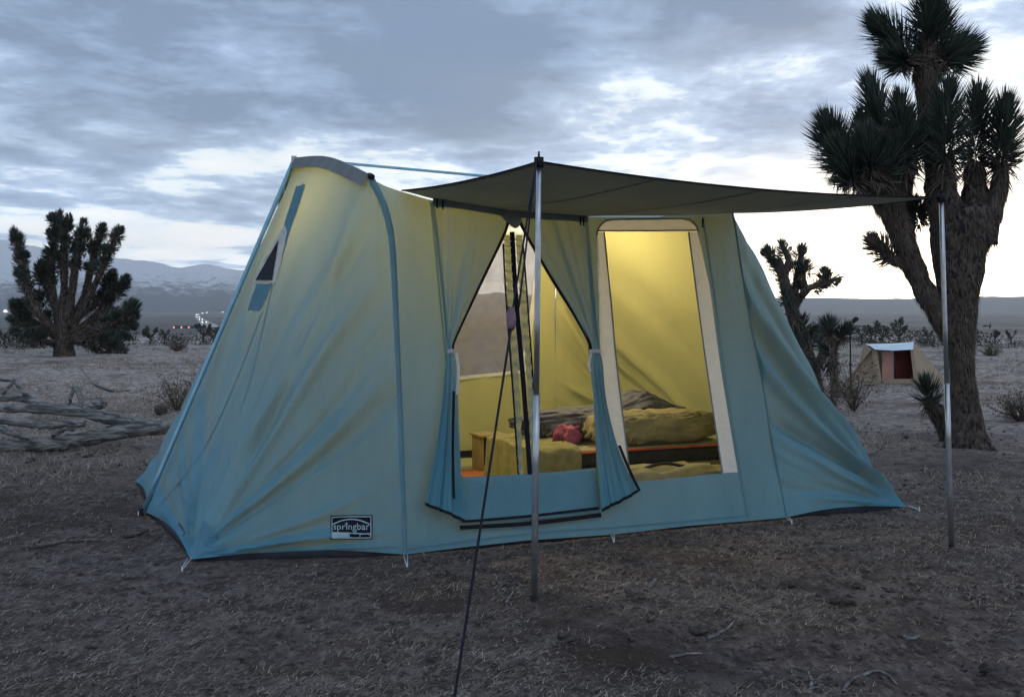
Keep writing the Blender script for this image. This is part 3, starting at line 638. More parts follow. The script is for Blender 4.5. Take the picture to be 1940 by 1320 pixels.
strip('tie_tape', [(1112, 672), (1108, 690), (1110, 706)], 5, MATS['white_tape'], flR, lambda x, y: plane_pt(x, y, off=.06))
screen = panel('door_screen', DOOR, [], MATS['door_mesh'], tent, lambda x, y: plane_pt(x, y, off=-.02), 30)
def ruche(name, pts, w0, w1, mat, off):
    n = 150; p = smooth_line(pts, n); d = np.gradient(p, axis=0); nn = np.stack([-d[:, 1], d[:, 0]], 1); nn /= np.linalg.norm(nn, axis=1, keepdims=True); V = []
    for i in range(n):
        w = w0 + (w1 - w0) * i / n; r = .009 * math.sin(i * 1.25) + .003 * random.random()
        for k in (-1, 0, 1): V.append(plane_pt(*(p[i] + nn[i] * w / 2 * k), off=off + r + (.004 if k == 0 else 0)))
    mk(name, V, grid_faces(n, 3), mat, screen)
ruche('zip_flap', [(961, 446), (966, 560), (978, 735), (988, 928), (992, 985)], 13, 9, MATS['ruche_web'], .002)
ruche('zip_flap', [(982, 446), (990, 560), (1004, 735), (1013, 928), (1015, 980)], 12, 9, MATS['ruche_web'], .002)
strip('zip', [(969, 440), (976, 560), (991, 735), (1005, 928), (1009, 992)], 9, MATS['black_binding'], screen, lambda x, y: plane_pt(x, y, off=.010))
for pts in ([(953, 462), (958, 560), (971, 735), (982, 905)], [(990, 462), (998, 560), (1010, 735), (1019, 905)]): strip('binding', pts, 3.5, MATS['black_binding'], screen, lambda x, y: plane_pt(x, y, off=.004))
strip('door_hood', [(962, 402), (969, 424), (972, 436)], [52, 26, 6], MATS['valance_grey'], tent, lambda x, y: plane_pt(x, y, off=.055), 12)
strip('door_valance', [(815, 384), (960, 408), (1108, 419)], 12, MATS['valance_grey'], tent, lambda x, y: plane_pt(x, y, off=.05))
strip('door_sill_edge', [(866, 906), (1000, 899), (1130, 890)], 4, MATS['canvas_dark'], front, lambda x, y: plane_pt(x, y, off=.008))
sill = strip('door_sill', [(866, 948), (1000, 941), (1130, 928)], 84, MATS['canvas_sill'], tent, lambda x, y: plane_pt(x, y, off=.022 + .006 * math.sin(x * .05)), 60)
strip('binding', [(872, 988), (1000, 977), (1130, 962)], 5, MATS['black_binding'], sill, lambda x, y: plane_pt(x, y, off=.034))
strip('binding', [(868, 999), (1000, 991), (1135, 975)], 8, MATS['black_binding'], sill, lambda x, y: plane_pt(x, y, off=.030))
# toggles under the awning
for (x, y) in [(822, 392), (833, 394), (1092, 424), (1098, 425), (1322, 428)]:
    strip('toggle', [(x, y - 10), (x, y + 8)], 3, MATS['black_binding'], front, lambda a, b: plane_pt(a, b, off=.062), 4)
# window: cream borders and screen
wl = lambda x, y: plane_pt(x, y, off=.006)
wscr = panel('window_screen', WIN, [], MATS['door_mesh'], tent, lambda x, y: plane_pt(x, y, off=-.016), 30)
panel('window_border', [(1131, 446), (1134, 432), (1144, 422), (1160, 418), (1290, 416), (1306, 420), (1317, 430), (1319, 437), (1131, 439)], [], MATS['cream_web'], tent, wl, 9)
panel('window_border', [(1129, 440), (1143, 440), (1156, 570), (1168, 700), (1180, 800), (1194, 914), (1154, 917), (1145, 800), (1138, 700), (1133, 570)], [], MATS['cream_web'], tent, wl, 9)
panel('window_border', [(1303, 440), (1320, 440), (1343, 540), (1364, 695), (1381, 800), (1397, 894), (1367, 896), (1353, 800), (1337, 695), (1316, 540)], [], MATS['cream_web'], tent, wl, 9)
for pts, w in (([(1131, 438), (1225, 438), (1318, 437)], 3.0), ([(1143, 440), (1156, 570), (1168, 700), (1194, 912)], 3.0), ([(1303, 440), (1316, 540), (1337, 695), (1367, 895)], 3.0), ([(1129, 446), (1134, 431), (1145, 421), (1160, 417), (1290, 415), (1307, 419), (1318, 429), (1322, 440)], 2.5)):
    strip('binding', pts, w, MATS['valance_grey'], wscr, lambda x, y: plane_pt(x, y, off=.011), 50)
# wall seams
sm_ = lambda x, y: plane_pt(x, y, off=.010)
for pts in ([(1330, 410), (1352, 560), (1378, 750), (1417, 978)], [(815, 380), (832, 560), (848, 720), (866, 900), (868, 985)], [(1110, 414), (1117, 520), (1127, 640), (1140, 760)]):
    strip('seam', pts, 2.6, MATS['canvas_dark'], front, sm_, 50)
for pts, w in (([(770, 1040), (1000, 1010), (1165, 998), (1420, 976)], 2.0),): strip('hem_stitch', pts, w, MATS['canvas_patch'], front, sm_, 50)
# end wall decals: vent, patches, seams, label
hl = lambda o: (lambda x, y: hit(BL, x, y, o))
panel('reinforcement_patch', [(562, 354), (580, 350), (566, 396), (541, 462), (530, 470), (541, 420)], [], MATS['canvas_patch'], left_end, hl(.005), 8)
panel('reinforcement_patch', [(487, 538), (517, 538), (505, 568), (493, 590), (470, 588)], [], MATS['canvas_patch'], left_end, hl(.005), 8)
vent = panel('vent_frame', [(541, 426), (546, 440), (536, 490), (524, 536), (482, 535), (510, 482)], [], MATS['white_tape'], left_end, hl(.009), 8)
panel('vent_screen', [(531, 455), (487, 532), (519, 532)], [], MATS['black_binding'], left_end, hl(.014), 8)
for pts in ([(497, 592), (440, 740), (380, 860), (300, 960)], [(517, 540), (480, 700), (455, 780)], [(575, 345), (540, 470), (520, 540)]):
    strip('seam', pts, 1.8, MATS['canvas_dark'], left_end, hl(.003), 50)
strip('hem_stitch', [(375, 1050), (560, 1043), (755, 1035)], 1.6, MATS['canvas_patch'], left_end, hl(.004), 40)
panel('reinforcement_patch', [(366, 1060), (385, 985), (412, 1010), (425, 1056)], [], MATS['canvas_patch'], left_end, hl(.004), 10)
def build_label():
    x0, x1, y0, y1 = 628, 704, 977, 1018
    rect = lambda a, b, c, d: [(a, b), (c, b), (c, d), (a, d)]
    lab = panel('maker_label', rect(x0 - 2, y0 - 2, x1 + 2, y1 + 2), [], MATS['label_navy'], left_end, hl(.006), 12)
    lab['label'] = 'stitched dark maker label with pale lettering and an arc'
    P_ = MATS['label_pale']
    mb = [rect(x0, y0, x1, y0 + 2.0), rect(x0, y0 + 2, x0 + 1.8, y1), rect(x1 - 1.8, y0 + 2, x1, y1), rect(x0 + 1.8, y1 - 8.5, x1 - 1.8, y1)]
    allv, allf = [], []
    for r_ in mb:
        vo, fs = cdt_fill(r_, (), 6); b = len(allv); allv += [hit(BL, *v, off=.010) for v in vo]; allf += [tuple(i + b for i in f) for f in fs]
    mk('border', allv, allf, P_, lab)
    strip('arc_line', [(x0 + 2, 993), (648, 985.5), (666, 983), (684, 985.5), (x1 - 2, 993)], 2.4, P_, lab, hl(.010), 40)
    cx, cy = 656.5, 992; star = [(cx + (3.6 if k % 2 == 0 else 1.5) * math.sin(k * math.pi / 5), cy - (3.6 if k % 2 == 0 else 1.5) * math.cos(k * math.pi / 5)) for k in range(10)]
    panel('star', star, [], P_, lab, hl(.010), 3)
    panel('small_bar', rect(662, 1011.5, 681, 1015), [], MATS['label_navy'], lab, hl(.013), 5); panel('small_bar', rect(683, 1011.5, 701, 1015), [], MATS['label_navy'], lab, hl(.013), 5)
    cu = bpy.data.curves.new('t', 'FONT'); cu.body = 'springbar'; cu.resolution_u = 3
    ob = bpy.data.objects.new('t', cu); COL.objects.link(ob); dg = bpy.context.evaluated_depsgraph_get(); me = bpy.data.meshes.new_from_object(ob.evaluated_get(dg))
    vs_ = np.array([v.co[:2] for v in me.vertices]); fs = [tuple(p.vertices) for p in me.polygons]; bpy.data.objects.remove(ob)
    mn, mx = vs_.min(0), vs_.max(0); sx = 68 / (mx[0] - mn[0]); V = [hit(BL, 632 + (p[0] - mn[0]) * sx, 1004.5 - p[1] * sx * 1.15, .012) for p in vs_]
    mk('lettering', V, fs, P_, lab, smooth=False)
build_label()

# ------------------------------------------------------------------ lantern hanging inside (its own light)
def build_lantern(c, watts, label):
    ln = thing('camp_lantern', label, 'lantern', c, 'lanterns hung inside the tent')
    gl = MATS.get('lantern_glow') or emit('lantern_glow', (1, .80, .45), 6)
    v, f = tube([c + (0, 0, -.055), c + (0, 0, -.035)], .035, 14); mk('base', v, f, MATS['rubber'], ln)
    v, f = tube([c + (0, 0, .035), c + (0, 0, .055)], [.032, .02], 14); mk('lid', v, f, MATS['rubber'], ln)
    v, f = tube([c + (0, 0, -.0345), c + (0, 0, .0345)], .02, 14); mk('globe', v, f, gl, ln)
    v, f = tube([c + (0, 0, .055), c + (0, 0, .10), c + (0, 0, .16)], .002, 6); mk('hook', v, f, MATS['rubber'], ln)
    ld = bpy.data.lights.new('lantern_light', 'POINT'); ld.energy = watts; ld.color = (1, .80, .46); ld.shadow_soft_size = .05
    lo = bpy.data.objects.new('lantern_light', ld); COL.objects.link(lo); lo.parent = ln; lo.location = (0, 0, -.12)
build_lantern(T(.28, 1.40, 2.10), 50, 'lit lantern hung inside the tent behind the upper left canvas')
build_lantern(T(2.15, 2.30, 2.04), 58, 'lit lantern hung inside the tent under the back of the roof')

# ------------------------------------------------------------------ awning poles, guy lines, pegs
def awning_pole(px0, py0, top, label):
    b = gpt(px0, py0); b[2] = tz(b[0], b[1]) - .01
    o = thing('awning_pole', label, 'tent pole', b, 'poles holding up the awning')
    m = b + (top - b) * .47
    v, f = tube(lerp_line([b, m], 4), .0165, 12); mk('lower_tube', v, f, MATS['steel'], o)
    v, f = tube(lerp_line([m - (top - b) * .02, top], 4), .0140, 12); mk('upper_tube', v, f, MATS['steel'], o)
    v, f = tube([b - (0, 0, .01), b + (top - b) * .012], .0185, 12); mk('foot_cap', v, f, MATS['rubber'], o)
    v, f = tube([top - (0, 0, .03), top + (0, 0, .02)], .024, 12); mk('collar', v, f, MATS['rubber'], o)
    v, f = tube([top + (0, 0, .02), top + (0, 0, .05)], [.006, .004], 8); mk('spike', v, f, MATS['rubber'], o)
    return b
awning_pole(1012, 1144, TOP1, 'steel awning pole in front of the open door, nearest the camera')
awning_pole(1803, 1042, TOP2, 'steel awning pole at the right corner of the awning, beside the big tree')
def guy_front():
    g = pix(841, 1438, 3.4); g[2] = tz(g[0], g[1]); top = TOP1 + np.array((-.012, -.02, .0))
    o = thing('guy_line', 'black guy line with a wooden slider running from the near pole towards the camera', 'rope', g, 'awning guy lines')
    d = g - top; L_ = np.linalg.norm(d); d = d / L_; s = .36 * L_
    side = nrm(np.cross(d, (0, 1, 0))) ; a = top + d * (s - .10); b = top + d * (s + .03)
    pa = a + side * .02 * 1.0; v, f = tube(lerp_line([top, pa], 6), .0045, 7); mk('upper_cord', v, f, MATS['rope_black'], o)
    v, f = tube(lerp_line([top + (0, .004, 0), b - side * .006], 6), .0045, 7); mk('upper_cord', v, f, MATS['rope_black'], o)
    v, f = tube(lerp_line([b, g], 12), .0052, 7); mk('lower_cord', v, f, MATS['rope_black'], o)
    ax = nrm(b - a); p0 = top + d * (s - .085) - side * .012; p1 = top + d * (s + .025) + side * .002
    pts = [p0, p0 + (p1 - p0) * .18, p0 + (p1 - p0) * .5, p0 + (p1 - p0) * .85, p1]
    sl = mk('slider', *tube(pts, [.013, .019, .021, .019, .012], 10), MATS['slider_wood'], o)
    v, f = tube([p0 - side * .018, p0 + side * .008], .008, 8); mk('knot', v, f, MATS['rope_black'], sl)
    v, f = tube([g, g + (.03, -.05, -.05)], .006, 8); mk('peg', v, f, MATS['steel'], o)
guy_front()
def guy_right():
    g = pix(2809, 1143, 5.2); g[2] = tz(g[0], g[1]); o = thing('guy_line', 'thin guy line running out to the right from the corner pole', 'rope', g, 'awning guy lines')
    v, f = tube(lerp_line([TOP2, g], 14), .0022, 6); mk('cord', v, f, MATS['rope_black'], o)
    v, f = tube([g + (0, 0, .04), g + (.05, -.02, -.1)], .006, 8); mk('peg', v, f, MATS['steel'], o)
guy_right()
def peg(px, py, ex, ey, base, label):
    g = gpt(ex, ey); g[2] = tz(g[0], g[1]); o = thing('tent_peg', label, 'tent peg', g, 'pegs holding down the tent edge')
    b = np.array(base, float)
    for k in (-1, 1): v, f = tube([b + TU * .012 * k + (0, 0, .03), g + TU * .004 * k + (0, 0, .012)], .0028, 6); mk('cord', v, f, MATS['white_tape'], o)
    v, f = tube([g + (0, 0, .028), g + (.0, .012, -.08)], .005, 8); mk('stake', v, f, MATS['steel'], o)
peg(360, 1066, 345, 1082, A, 'peg at the near left corner of the big tent')
peg(768, 1055, 771, 1073, gpt(768, 1058), 'peg at the foot of the near pole sleeve')
peg(1165, 1015, 1163, 1026, gpt(1160, 1018), 'peg in front of the tent wall below the tied right door flap')
peg(1490, 985, 1500, 993, gpt(1490, 986), 'peg at the foot of the far pole sleeve')
peg(1720, 965, 1742, 970, E, 'peg at the far right corner of the big tent')
peg(275, 975, 262, 976, M, 'peg at the foot of the outside upright pole')

# ------------------------------------------------------------------ things inside the tent
pm('olive_bag', (.32, .285, .16), (.41, .365, .205), 9, .75, .5, 26, stretch=(1, 1, 1), dist=.02)
pm('olive_blanket', (.25, .225, .10), (.33, .30, .14), 14, .95, .6, 90, dist=.008)
pm('brown_blanket', (.13, .085, .05), (.17, .11, .065), 10, .95, .4, 60)
pm('grey_bag', (.085, .088, .12), (.14, .14, .18), 30, .6, .6, 60, dist=.01)
pm('pink_lining', (.34, .07, .14), (.46, .13, .21), 18, .7, .4, 40)
pm('mat_dark', (.03, .028, .03), (.05, .045, .045), 9, .8, .2, 40)
pm('mat_orange', (.62, .10, .035), (.70, .14, .05), 9, .7)
pm('pine_wood', (.26, .21, .10), (.34, .27, .13), 7, .7, .2, 40, stretch=(6, 1, 1))
pm('teal_bag', (.03, .11, .15), (.05, .15, .19), 12, .8, .3, 40)
TAX = np.array([TU, TV, (0, 0, 1)])
def puff(c, size, e=.75, nu=44, nv=22, wr=.0, wf=6, seed=0, bend=None):
    """a soft pillow-like body in the tent's own axes; c is its bottom centre"""
    V = []
    for i in range(nv):
        ph = -math.pi / 2 + math.pi * i / (nv - 1)
        for j in range(nu):
            th = 2 * math.pi * j / nu; f_ = lambda w, p: math.copysign(abs(w) ** p, w)
            x = f_(math.cos(ph), e) * f_(math.cos(th), e); y = f_(math.cos(ph), e) * f_(math.sin(th), e); z = f_(math.sin(ph), e)
            k = 1 + wr * float(vn(np.array(x * wf + seed), np.array(z * wf * .5 + y * wf * .8), seed)) * 2
            p = np.array((x * size[0] / 2 * k, y * size[1] / 2 * k, (z * k + 1) * size[2] / 2))
            if bend: p = bend(p)
            V.append(c + TU * p[0] + TV * p[1] + np.array((0, 0, p[2])))
    Fc = [(i * nu + j, i * nu + (j + 1) % nu, (i + 1) * nu + (j + 1) % nu, (i + 1) * nu + j) for i in range(nv - 1) for j in range(nu)]
    return np.array(V), Fc
def rbox(c, s, r=.02, n=3):
    """box with rounded edges in the tent's axes; c centre"""
    import bmesh
    bm = bmesh.new(); bmesh.ops.create_cube(bm, size=1.0)
    for v in bm.verts: v.co = Vector((v.co.x * s[0], v.co.y * s[1], v.co.z * s[2]))
    if r: bmesh.ops.bevel(bm, geom=bm.edges[:], offset=min(r, min(s) * .45), segments=n, affect='EDGES', profile=.5)
    V = np.array([v.co[:] for v in bm.verts]) @ TAX + np.asarray(c); Fc = [tuple(v.index for v in f.verts) for f in bm.faces]; bm.free(); return V, Fc
def build_beds():
    # raised camp bed under the back half, dark mat with an orange edge on it
    u0, u1, v0, v1 = 1.36, 3.05, 1.10, 2.05
    bed = thing('camp_bed', 'low camp bed with a dark mattress and orange edge inside the tent', 'bed', T((u0 + u1) / 2, (v0 + v1) / 2, .022))
    c = T((u0 + u1) / 2, (v0 + v1) / 2, 0)
    for su in (u0 + .06, u1 - .06):
        for sv in (v0 + .06, v1 - .06): mk('leg', *rbox(T(su, sv, .11), (.05, .05, .17), .008), MATS['pine_wood'], bed)
    mk('frame', *rbox(c + (0, 0, .225), (u1 - u0, v1 - v0, .06), .012), MATS['pine_wood'], bed)
    mk('mattress', *rbox(c + (0, 0, .315), (u1 - u0 - .02, v1 - v0 - .02, .115), .045, 4), MATS['mat_dark'], bed)
    mk('top_mat', *rbox(c + (0, 0, .384), (u1 - u0 - .01, v1 - v0 - .01, .024), .008), MATS['olive_bag'], bed)
    mk('orange_piping', *tube(lerp_line([T(u0 + .02, v0 - .004, .378), T(u1 - .02, v0 - .004, .378)], 8), .009, 8), MATS['mat_orange'], bed)
    # blanket hanging over the left end and the front of the bed
    nu, nv = 60, 60; V = []; zt, drop, ul, vl = .428, .35, u0 - .02, v0 - .02
    for j in range(nv):
        for i in range(nu):
            a = -drop + (drop + .36) * i / (nu - 1); b = -drop + (drop + v1 - v0) * j / (nv - 1)     # distance in from the two edges
            u_ = ul + max(a, 0); v_ = vl + max(b, 0); da, db = max(-a, 0), max(-b, 0); dd = max(da, db) if min(da, db) == 0 else math.hypot(da, db) * .80
            z_ = zt - min(dd, drop + .02); k = max(0, 1 - min(abs(a), abs(b)) / .05) if max(da, db) < .05 else 0; z_ -= .010 * k
            fo = .022 * math.sin((a if db else b) * 21 + 1.3) + .012 * math.sin((a if db else b) * 47)
            if db: v_ -= .012 + fo * db / drop + .05 * da * (db > 0)
            if da: u_ -= .012 + fo * da / drop + .05 * db * (da > 0)
            z_ += .035 * float(vn(np.array(a * 9), np.array(b * 9), 3)) + .014 * float(vn(np.array(a * 24), np.array(b * 24), 4)); V.append(T(u_, v_, max(z_, .03)))
    tag(mk('blanket', V, grid_faces(nv, nu), MATS['olive_blanket']), 'olive yellow blanket draped over the left end of the bed', 'blanket')
    # sleeping bags
    def hump(p): p = p.copy(); p[2] += .10 * math.exp(-((p[0] - .30) / .22) ** 2) * (p[2] / .2); return p
    bag = thing('sleeping_bag', 'dark grey sleeping bag humped up on the bed with pink lining showing', 'sleeping bag', T(2.28, 1.76, .41))
    mk('shell', *puff(T(2.28, 1.76, .405), (1.62, .50, .24), .7, 130, 40, .11, 9, 4, hump), MATS['grey_bag'], bag)
    mk('lining', *puff(T(1.76, 1.44, .40), (.20, .14, .15), .75, 44, 22, .42, 4, 8), MATS['pink_lining'], bag)
    roll = thing('sleeping_bag', 'olive sleeping bag lying along the bed behind the window', 'sleeping bag', T(2.5, 1.4, .41))
    mk('shell', *puff(T(2.46, 1.33, .395), (1.16, .48, .25), .68, 120, 40, .10, 13, 11), MATS['olive_bag'], roll)
    pl = mk('pillow', *puff(T(2.92, 1.85, .41), (.34, .36, .20), .8, 36, 18, .08, 4, 6), MATS['teal_bag']); tag(pl, 'dark teal pillow at the far end of the bed', 'pillow')
    duf = thing('duffel_bag', 'crumpled olive duffel bag on the floor under the window', 'bag', T(2.15, .62, .022))
    mk('body', *puff(T(2.15, .66, .022), (1.25, .40, .30), .7, 60, 22, .12, 6, 21), MATS['olive_bag'], duf)
    mk('strap', *tube(smooth_line([T(1.95, .62, .31), T(2.12, .60, .345), T(2.3, .62, .31)], 14), .012, 8), MATS['mat_dark'], duf)
    st = thing('wooden_stool', 'small wooden box stool standing on the floor left of the bed', 'stool', T(1.05, 2.2, .022))
    c0 = gpt(925, 893); u_, v_, _ = uvz(c0); st.location = tuple(T(u_, v_, .022))
    for du in (-.10, .10): mk('side_panel', *rbox(T(u_ + du, v_, .022 + .15), (.02, .24, .30), .004), MATS['pine_wood'], st)
    mk('top', *rbox(T(u_, v_, .333), (.27, .27, .022), .005), MATS['pine_wood'], st)
    mk('back_panel', *rbox(T(u_, v_ + .04, .18), (.178, .018, .26), .003), MATS['mat_dark'], st)
    mk('rail', *rbox(T(u_, v_ - .10, .04), (.178, .03, .03), .003), MATS['pine_wood'], st)
    rg = gpt(880, 898); u_, v_, _ = uvz(rg)
    V = []; 
    for j in range(12):
        for i in range(16): V.append(T(u_ - .45 + .85 * i / 15, v_ - .65 + .75 * j / 11, .028 + .004 * float(vn(np.array(i * .8), np.array(j * .8), 5))))
    tag(mk('rug', V, grid_faces(12, 16), MATS['rug_orange']), 'orange rug on the tent floor behind the door', 'rug')
build_beds()

# ------------------------------------------------------------------ plants
pm('yucca_leaf', (.036, .047, .037), (.075, .090, .070), 4, .55, spec=.35, island=.45, trans=.10)
pm('yucca_dead', (.085, .065, .052), (.16, .125, .10), 5, .9, island=.5, trans=.1)
pm('yucca_bark', (.028, .023, .022), (.15, .12, .105), 22, .95, 1.0, 22, stretch=(1, 1, .45), dist=.12, lo=.42, hi=.62)
pm('dead_wood', (.10, .098, .10), (.36, .345, .335), 16, .9, 1.0, 30, stretch=(.22, 1.6, 1.6), dist=.05, lo=.4, hi=.62)
pm('shrub_twig', (.09, .065, .05), (.17, .125, .095), 8, .95, island=.3)
pm('shrub_leaf', (.085, .085, .062), (.15, .145, .105), 8, .9, island=.4, trans=.15)
pm('scrub_dark', (.045, .048, .040), (.085, .082, .066), 3, .95, island=.4)
pm('straw', (.23, .19, .155), (.40, .345, .285), 5, .9, island=.55, trans=.15)
pm('clod', (.05, .042, .038), (.11, .09, .08), 16, .95, .8, 40)
def leaves(base, tip, r0, L, W, n, droop=0.0, rng=RNG, a0=(78, 18), bend=.10):
    """spiky leaves round an axis: open low down, upright at the tip"""
    base = np.asarray(base, float); tip = np.asarray(tip, float); ax = tip - base; al = np.linalg.norm(ax); x, y, d = frame(ax)
    t = rng.random(n) ** .85; th = rng.random(n) * 2 * math.pi; ang = np.radians(a0[0] + (a0[1] - a0[0]) * t + rng.normal(0, 9, n) + droop * (1 - t))
    rad = np.cos(th)[:, None] * x + np.sin(th)[:, None] * y
    o = base + ax * t[:, None] + rad * (r0 * (1 - .5 * t))[:, None]; dirv = rad * np.sin(ang)[:, None] + d * np.cos(ang)[:, None]
    ll = L * (.72 + .4 * rng.random(n)) * (.75 + .35 * np.sin(np.clip(t * 1.1, 0, 1) * math.pi)); w = np.cross(dirv, rad + .3 * rng.normal(size=(n, 3))); w /= np.linalg.norm(w, axis=1, keepdims=True) + 1e-9
    w *= W; up = d * bend
    m = o + dirv * (ll * .5)[:, None]; e = o + dirv * ll[:, None] + up * ll[:, None]
    nn = np.cross(w, dirv); nn /= np.linalg.norm(nn, axis=1, keepdims=True) + 1e-9
    V = np.stack([o - w * .7, o + w * .7, m + w, m - w, e, m + nn * W * .5], 1)
    q = np.array([[0, 1, 2], [0, 2, 3], [3, 2, 4]]); b = np.arange(n)[:, None, None] * 6
    return V.reshape(-1, 3), (q[None] + b).reshape(-1, 3)
def cat_tris(lst):
    V, Fs, k = [], [], 0
    for v, f in lst: V.append(v); Fs.append(f + k); k += len(v)
    return np.vstack(V), np.vstack(Fs)
def fibres(pts, rad, n, L, W, rng=RNG):
    """dead leaves hanging down a stem"""
    pts = np.asarray(pts, float); rad = np.asarray(rad, float); s = rng.random(n) * (len(pts) - 1.001); i = s.astype(int); fr = (s - i)[:, None]
    p = pts[i] * (1 - fr) + pts[i + 1] * fr; r = rad[i] * (1 - fr[:, 0]) + rad[i + 1] * fr[:, 0]; d = pts[i + 1] - pts[i]; d /= np.linalg.norm(d, axis=1, keepdims=True)
    rv = rng.normal(size=(n, 3)); rv -= d * np.sum(rv * d, 1, keepdims=True); rv /= np.linalg.norm(rv, axis=1, keepdims=True)
    o = p + rv * r[:, None] * .96; dirv = -d * .9 + rv * (.18 + .35 * rng.random(n)[:, None]) + np.array((0, 0, -.25)); dirv /= np.linalg.norm(dirv, axis=1, keepdims=True)
    w = np.cross(dirv, rv) * W; e = o + dirv * (L * (.6 + .7 * rng.random(n)))[:, None]
    V = np.stack([o - w, o + w, e], 1).reshape(-1, 3); return V, np.arange(n * 3).reshape(-1, 3)
def stem_tube(pl, Y, rng, n=10, nseg=None, rough=.10):
    """pl = [(px,py,rpx[,dY])] -> world points and radii"""
    P3 = []; Rr = []
    for q in pl:
        yy = Y + (q[3] if len(q) > 3 else 0); P3.append(pix(q[0], q[1], yy)); Rr.append(q[2] / F * yy)
    k = nseg or max(6, 4 * len(pl)); p = smooth_line(np.array(P3), k); r = np.interp(np.linspace(0, 1, k), np.linspace(0, 1, len(Rr)), Rr)
    return p, r
def joshua(name, label, Y, stems, rosettes, leafL, leafW, nleaf, rscale=1.0, fib=0, fibL=.12, fibW=.006, group=None, dead=(), trunk_n=14, r0=.05):
    base = pix(stems[0][0][0], stems[0][0][1], Y); base[2] = tz(base[0], base[1])
    o = thing(name, label, 'tree', base, group); fb = []
    for k, pl in enumerate(stems):
        p, r = stem_tube(pl, Y, RNG)
        if k == 0: p[0, 2] = min(p[0, 2], base[2] - .05)
        r = r * (1 + .10 * RNG.normal(size=len(r)).clip(-1, 1) * (0 if k == 0 else 1)) * (1 if k == 0 else .90); v, f = tube(p, r, trunk_n, rough=.07); mk('trunk' if k == 0 else 'limb', v, f, MATS['yucca_bark'], o)
        if fib: fb.append(fibres(p, r, int(fib * len(p) * r.mean() / .12), fibL, fibW))
    if fb: v, f = cat_tris(fb); fo = mk('dead_leaf_skirt', v, f, MATS['yucca_dead'], o, smooth=False); fo['kind'] = 'stuff'
    for k, q in enumerate(rosettes):
        (x0, y0), (x1, y1) = q[0], q[1]; dy = q[2] if len(q) > 2 else 0; dy2 = q[3] if len(q) > 3 else dy; s = q[4] if len(q) > 4 else 1.0
        s *= .90 + .22 * RNG.random(); b, t = pix(x0, y0, Y + dy), pix(x1, y1, Y + dy2); t = t + RNG.normal(size=3) * np.linalg.norm(t - b) * .06; n = int(nleaf * s * (.75 + .4 * RNG.random()))
        lv = leaves(b, t, r0 * rscale, leafL * s, leafW, n); ob = mk('leaf_cluster', lv[0], lv[1], MATS['yucca_dead' if k in dead else 'yucca_leaf'], o, smooth=False); ob['kind'] = 'stuff'
        if k not in dead:
            dl = leaves(b - (t - b) * .22, b + (t - b) * .25, r0, leafL * .7 * s, leafW, n // 5, a0=(128, 98), bend=-.3); ob2 = mk('dry_leaf_ruff', dl[0], dl[1], MATS['yucca_dead'], o, smooth=False); ob2['kind'] = 'stuff'
    return o
# the big one on the right
joshua('joshua_tree', 'tall Joshua tree with thick forked trunk and spiky leaf heads, beside the right awning pole', 11.15,
    [[(1834, 858, 56), (1832, 836, 40), (1829, 779, 27), (1823, 703, 21), (1817, 627, 29), (1816, 550, 38), (1818, 476, 50), (1822, 438, 58), (1822, 395, 50)],
     [(1812, 655, 20), (1784, 604, 22), (1752, 551, 22), (1719, 476, 21), (1707, 438, 24), (1690, 400, 28), (1672, 365, 28), (1655, 340, 24)],
     [(1662, 370, 26), (1625, 335, 22), (1590, 300, 18), (1570, 270, 13)],
     [(1668, 370, 26, .1), (1645, 320, 20, .2), (1630, 275, 14, .25)],
     [(1685, 400, 30), (1690, 350, 26, -.1), (1690, 300, 20, -.2), (1680, 240, 14, -.25)],
     [(1700, 400, 24, .2), (1715, 330, 20, .25), (1712, 270, 15, .3)],
     [(1812, 440, 40), (1786, 385, 36, -.1), (1782, 335, 28, -.15), (1788, 290, 20, -.2)],
     [(1800, 410, 30, .25), (1778, 340, 27, .3), (1765, 250, 23, .3), (1757, 175, 23, .25), (1756, 130, 26, .2), (1757, 80, 20, .2)],
     [(1842, 420, 34), (1848, 370, 26, .1), (1845, 310, 19, .15)],
     [(1862, 455, 28), (1880, 400, 22), (1893, 355, 17), (1898, 310, 14)],
     [(1712, 500, 10), (1690, 490, 10), (1670, 476, 9)]],
    [((1600, 322), (1562, 238), 0), ((1620, 350), (1590, 280), -.25), ((1655, 350), (1622, 225), .2), ((1650, 330), (1640, 262), -.3), ((1690, 320), (1662, 165), .0), ((1715, 320), (1702, 190), -.25, -.3, 1.08), ((1735, 300), (1722, 225), .3), ((1790, 325), (1790, 172), -.3, -.3, 1.1), ((1847, 310), (1843, 182), .15), ((1897, 322), (1906, 192), 0, 0, 1.05),
     ((1740, 118), (1662, 48), .2), ((1716, 120), (1690, 108), .1, .1, .8), ((1757, 100), (1760, -45), .2, .2, 1.08), ((1775, 100), (1782, 20), .35), ((1782, 118), (1832, 92), .2), ((1692, 492), (1656, 458), -.05, -.05, .62), ((1742, 420), (1730, 385), .2, .2, .6), ((1672, 345), (1700, 260), -.3, -.3, .9)],
    .29, .0080, 640, fib=190, fibL=.085, fibW=.0050, dead=(15,), trunk_n=22, r0=.045)
joshua('joshua_sapling', 'short leaning Joshua sapling with one leaf head, left of the big trunk', 11.7,
    [[(1797, 838, 13), (1790, 812, 15), (1778, 785, 17), (1765, 768, 13), (1756, 752, 9)]], [((1762, 768), (1752, 732), 0, 0, .95)], .24, .008, 240, fib=60, fibL=.08, trunk_n=12, r0=.03)
def jl(tips, seed): pass
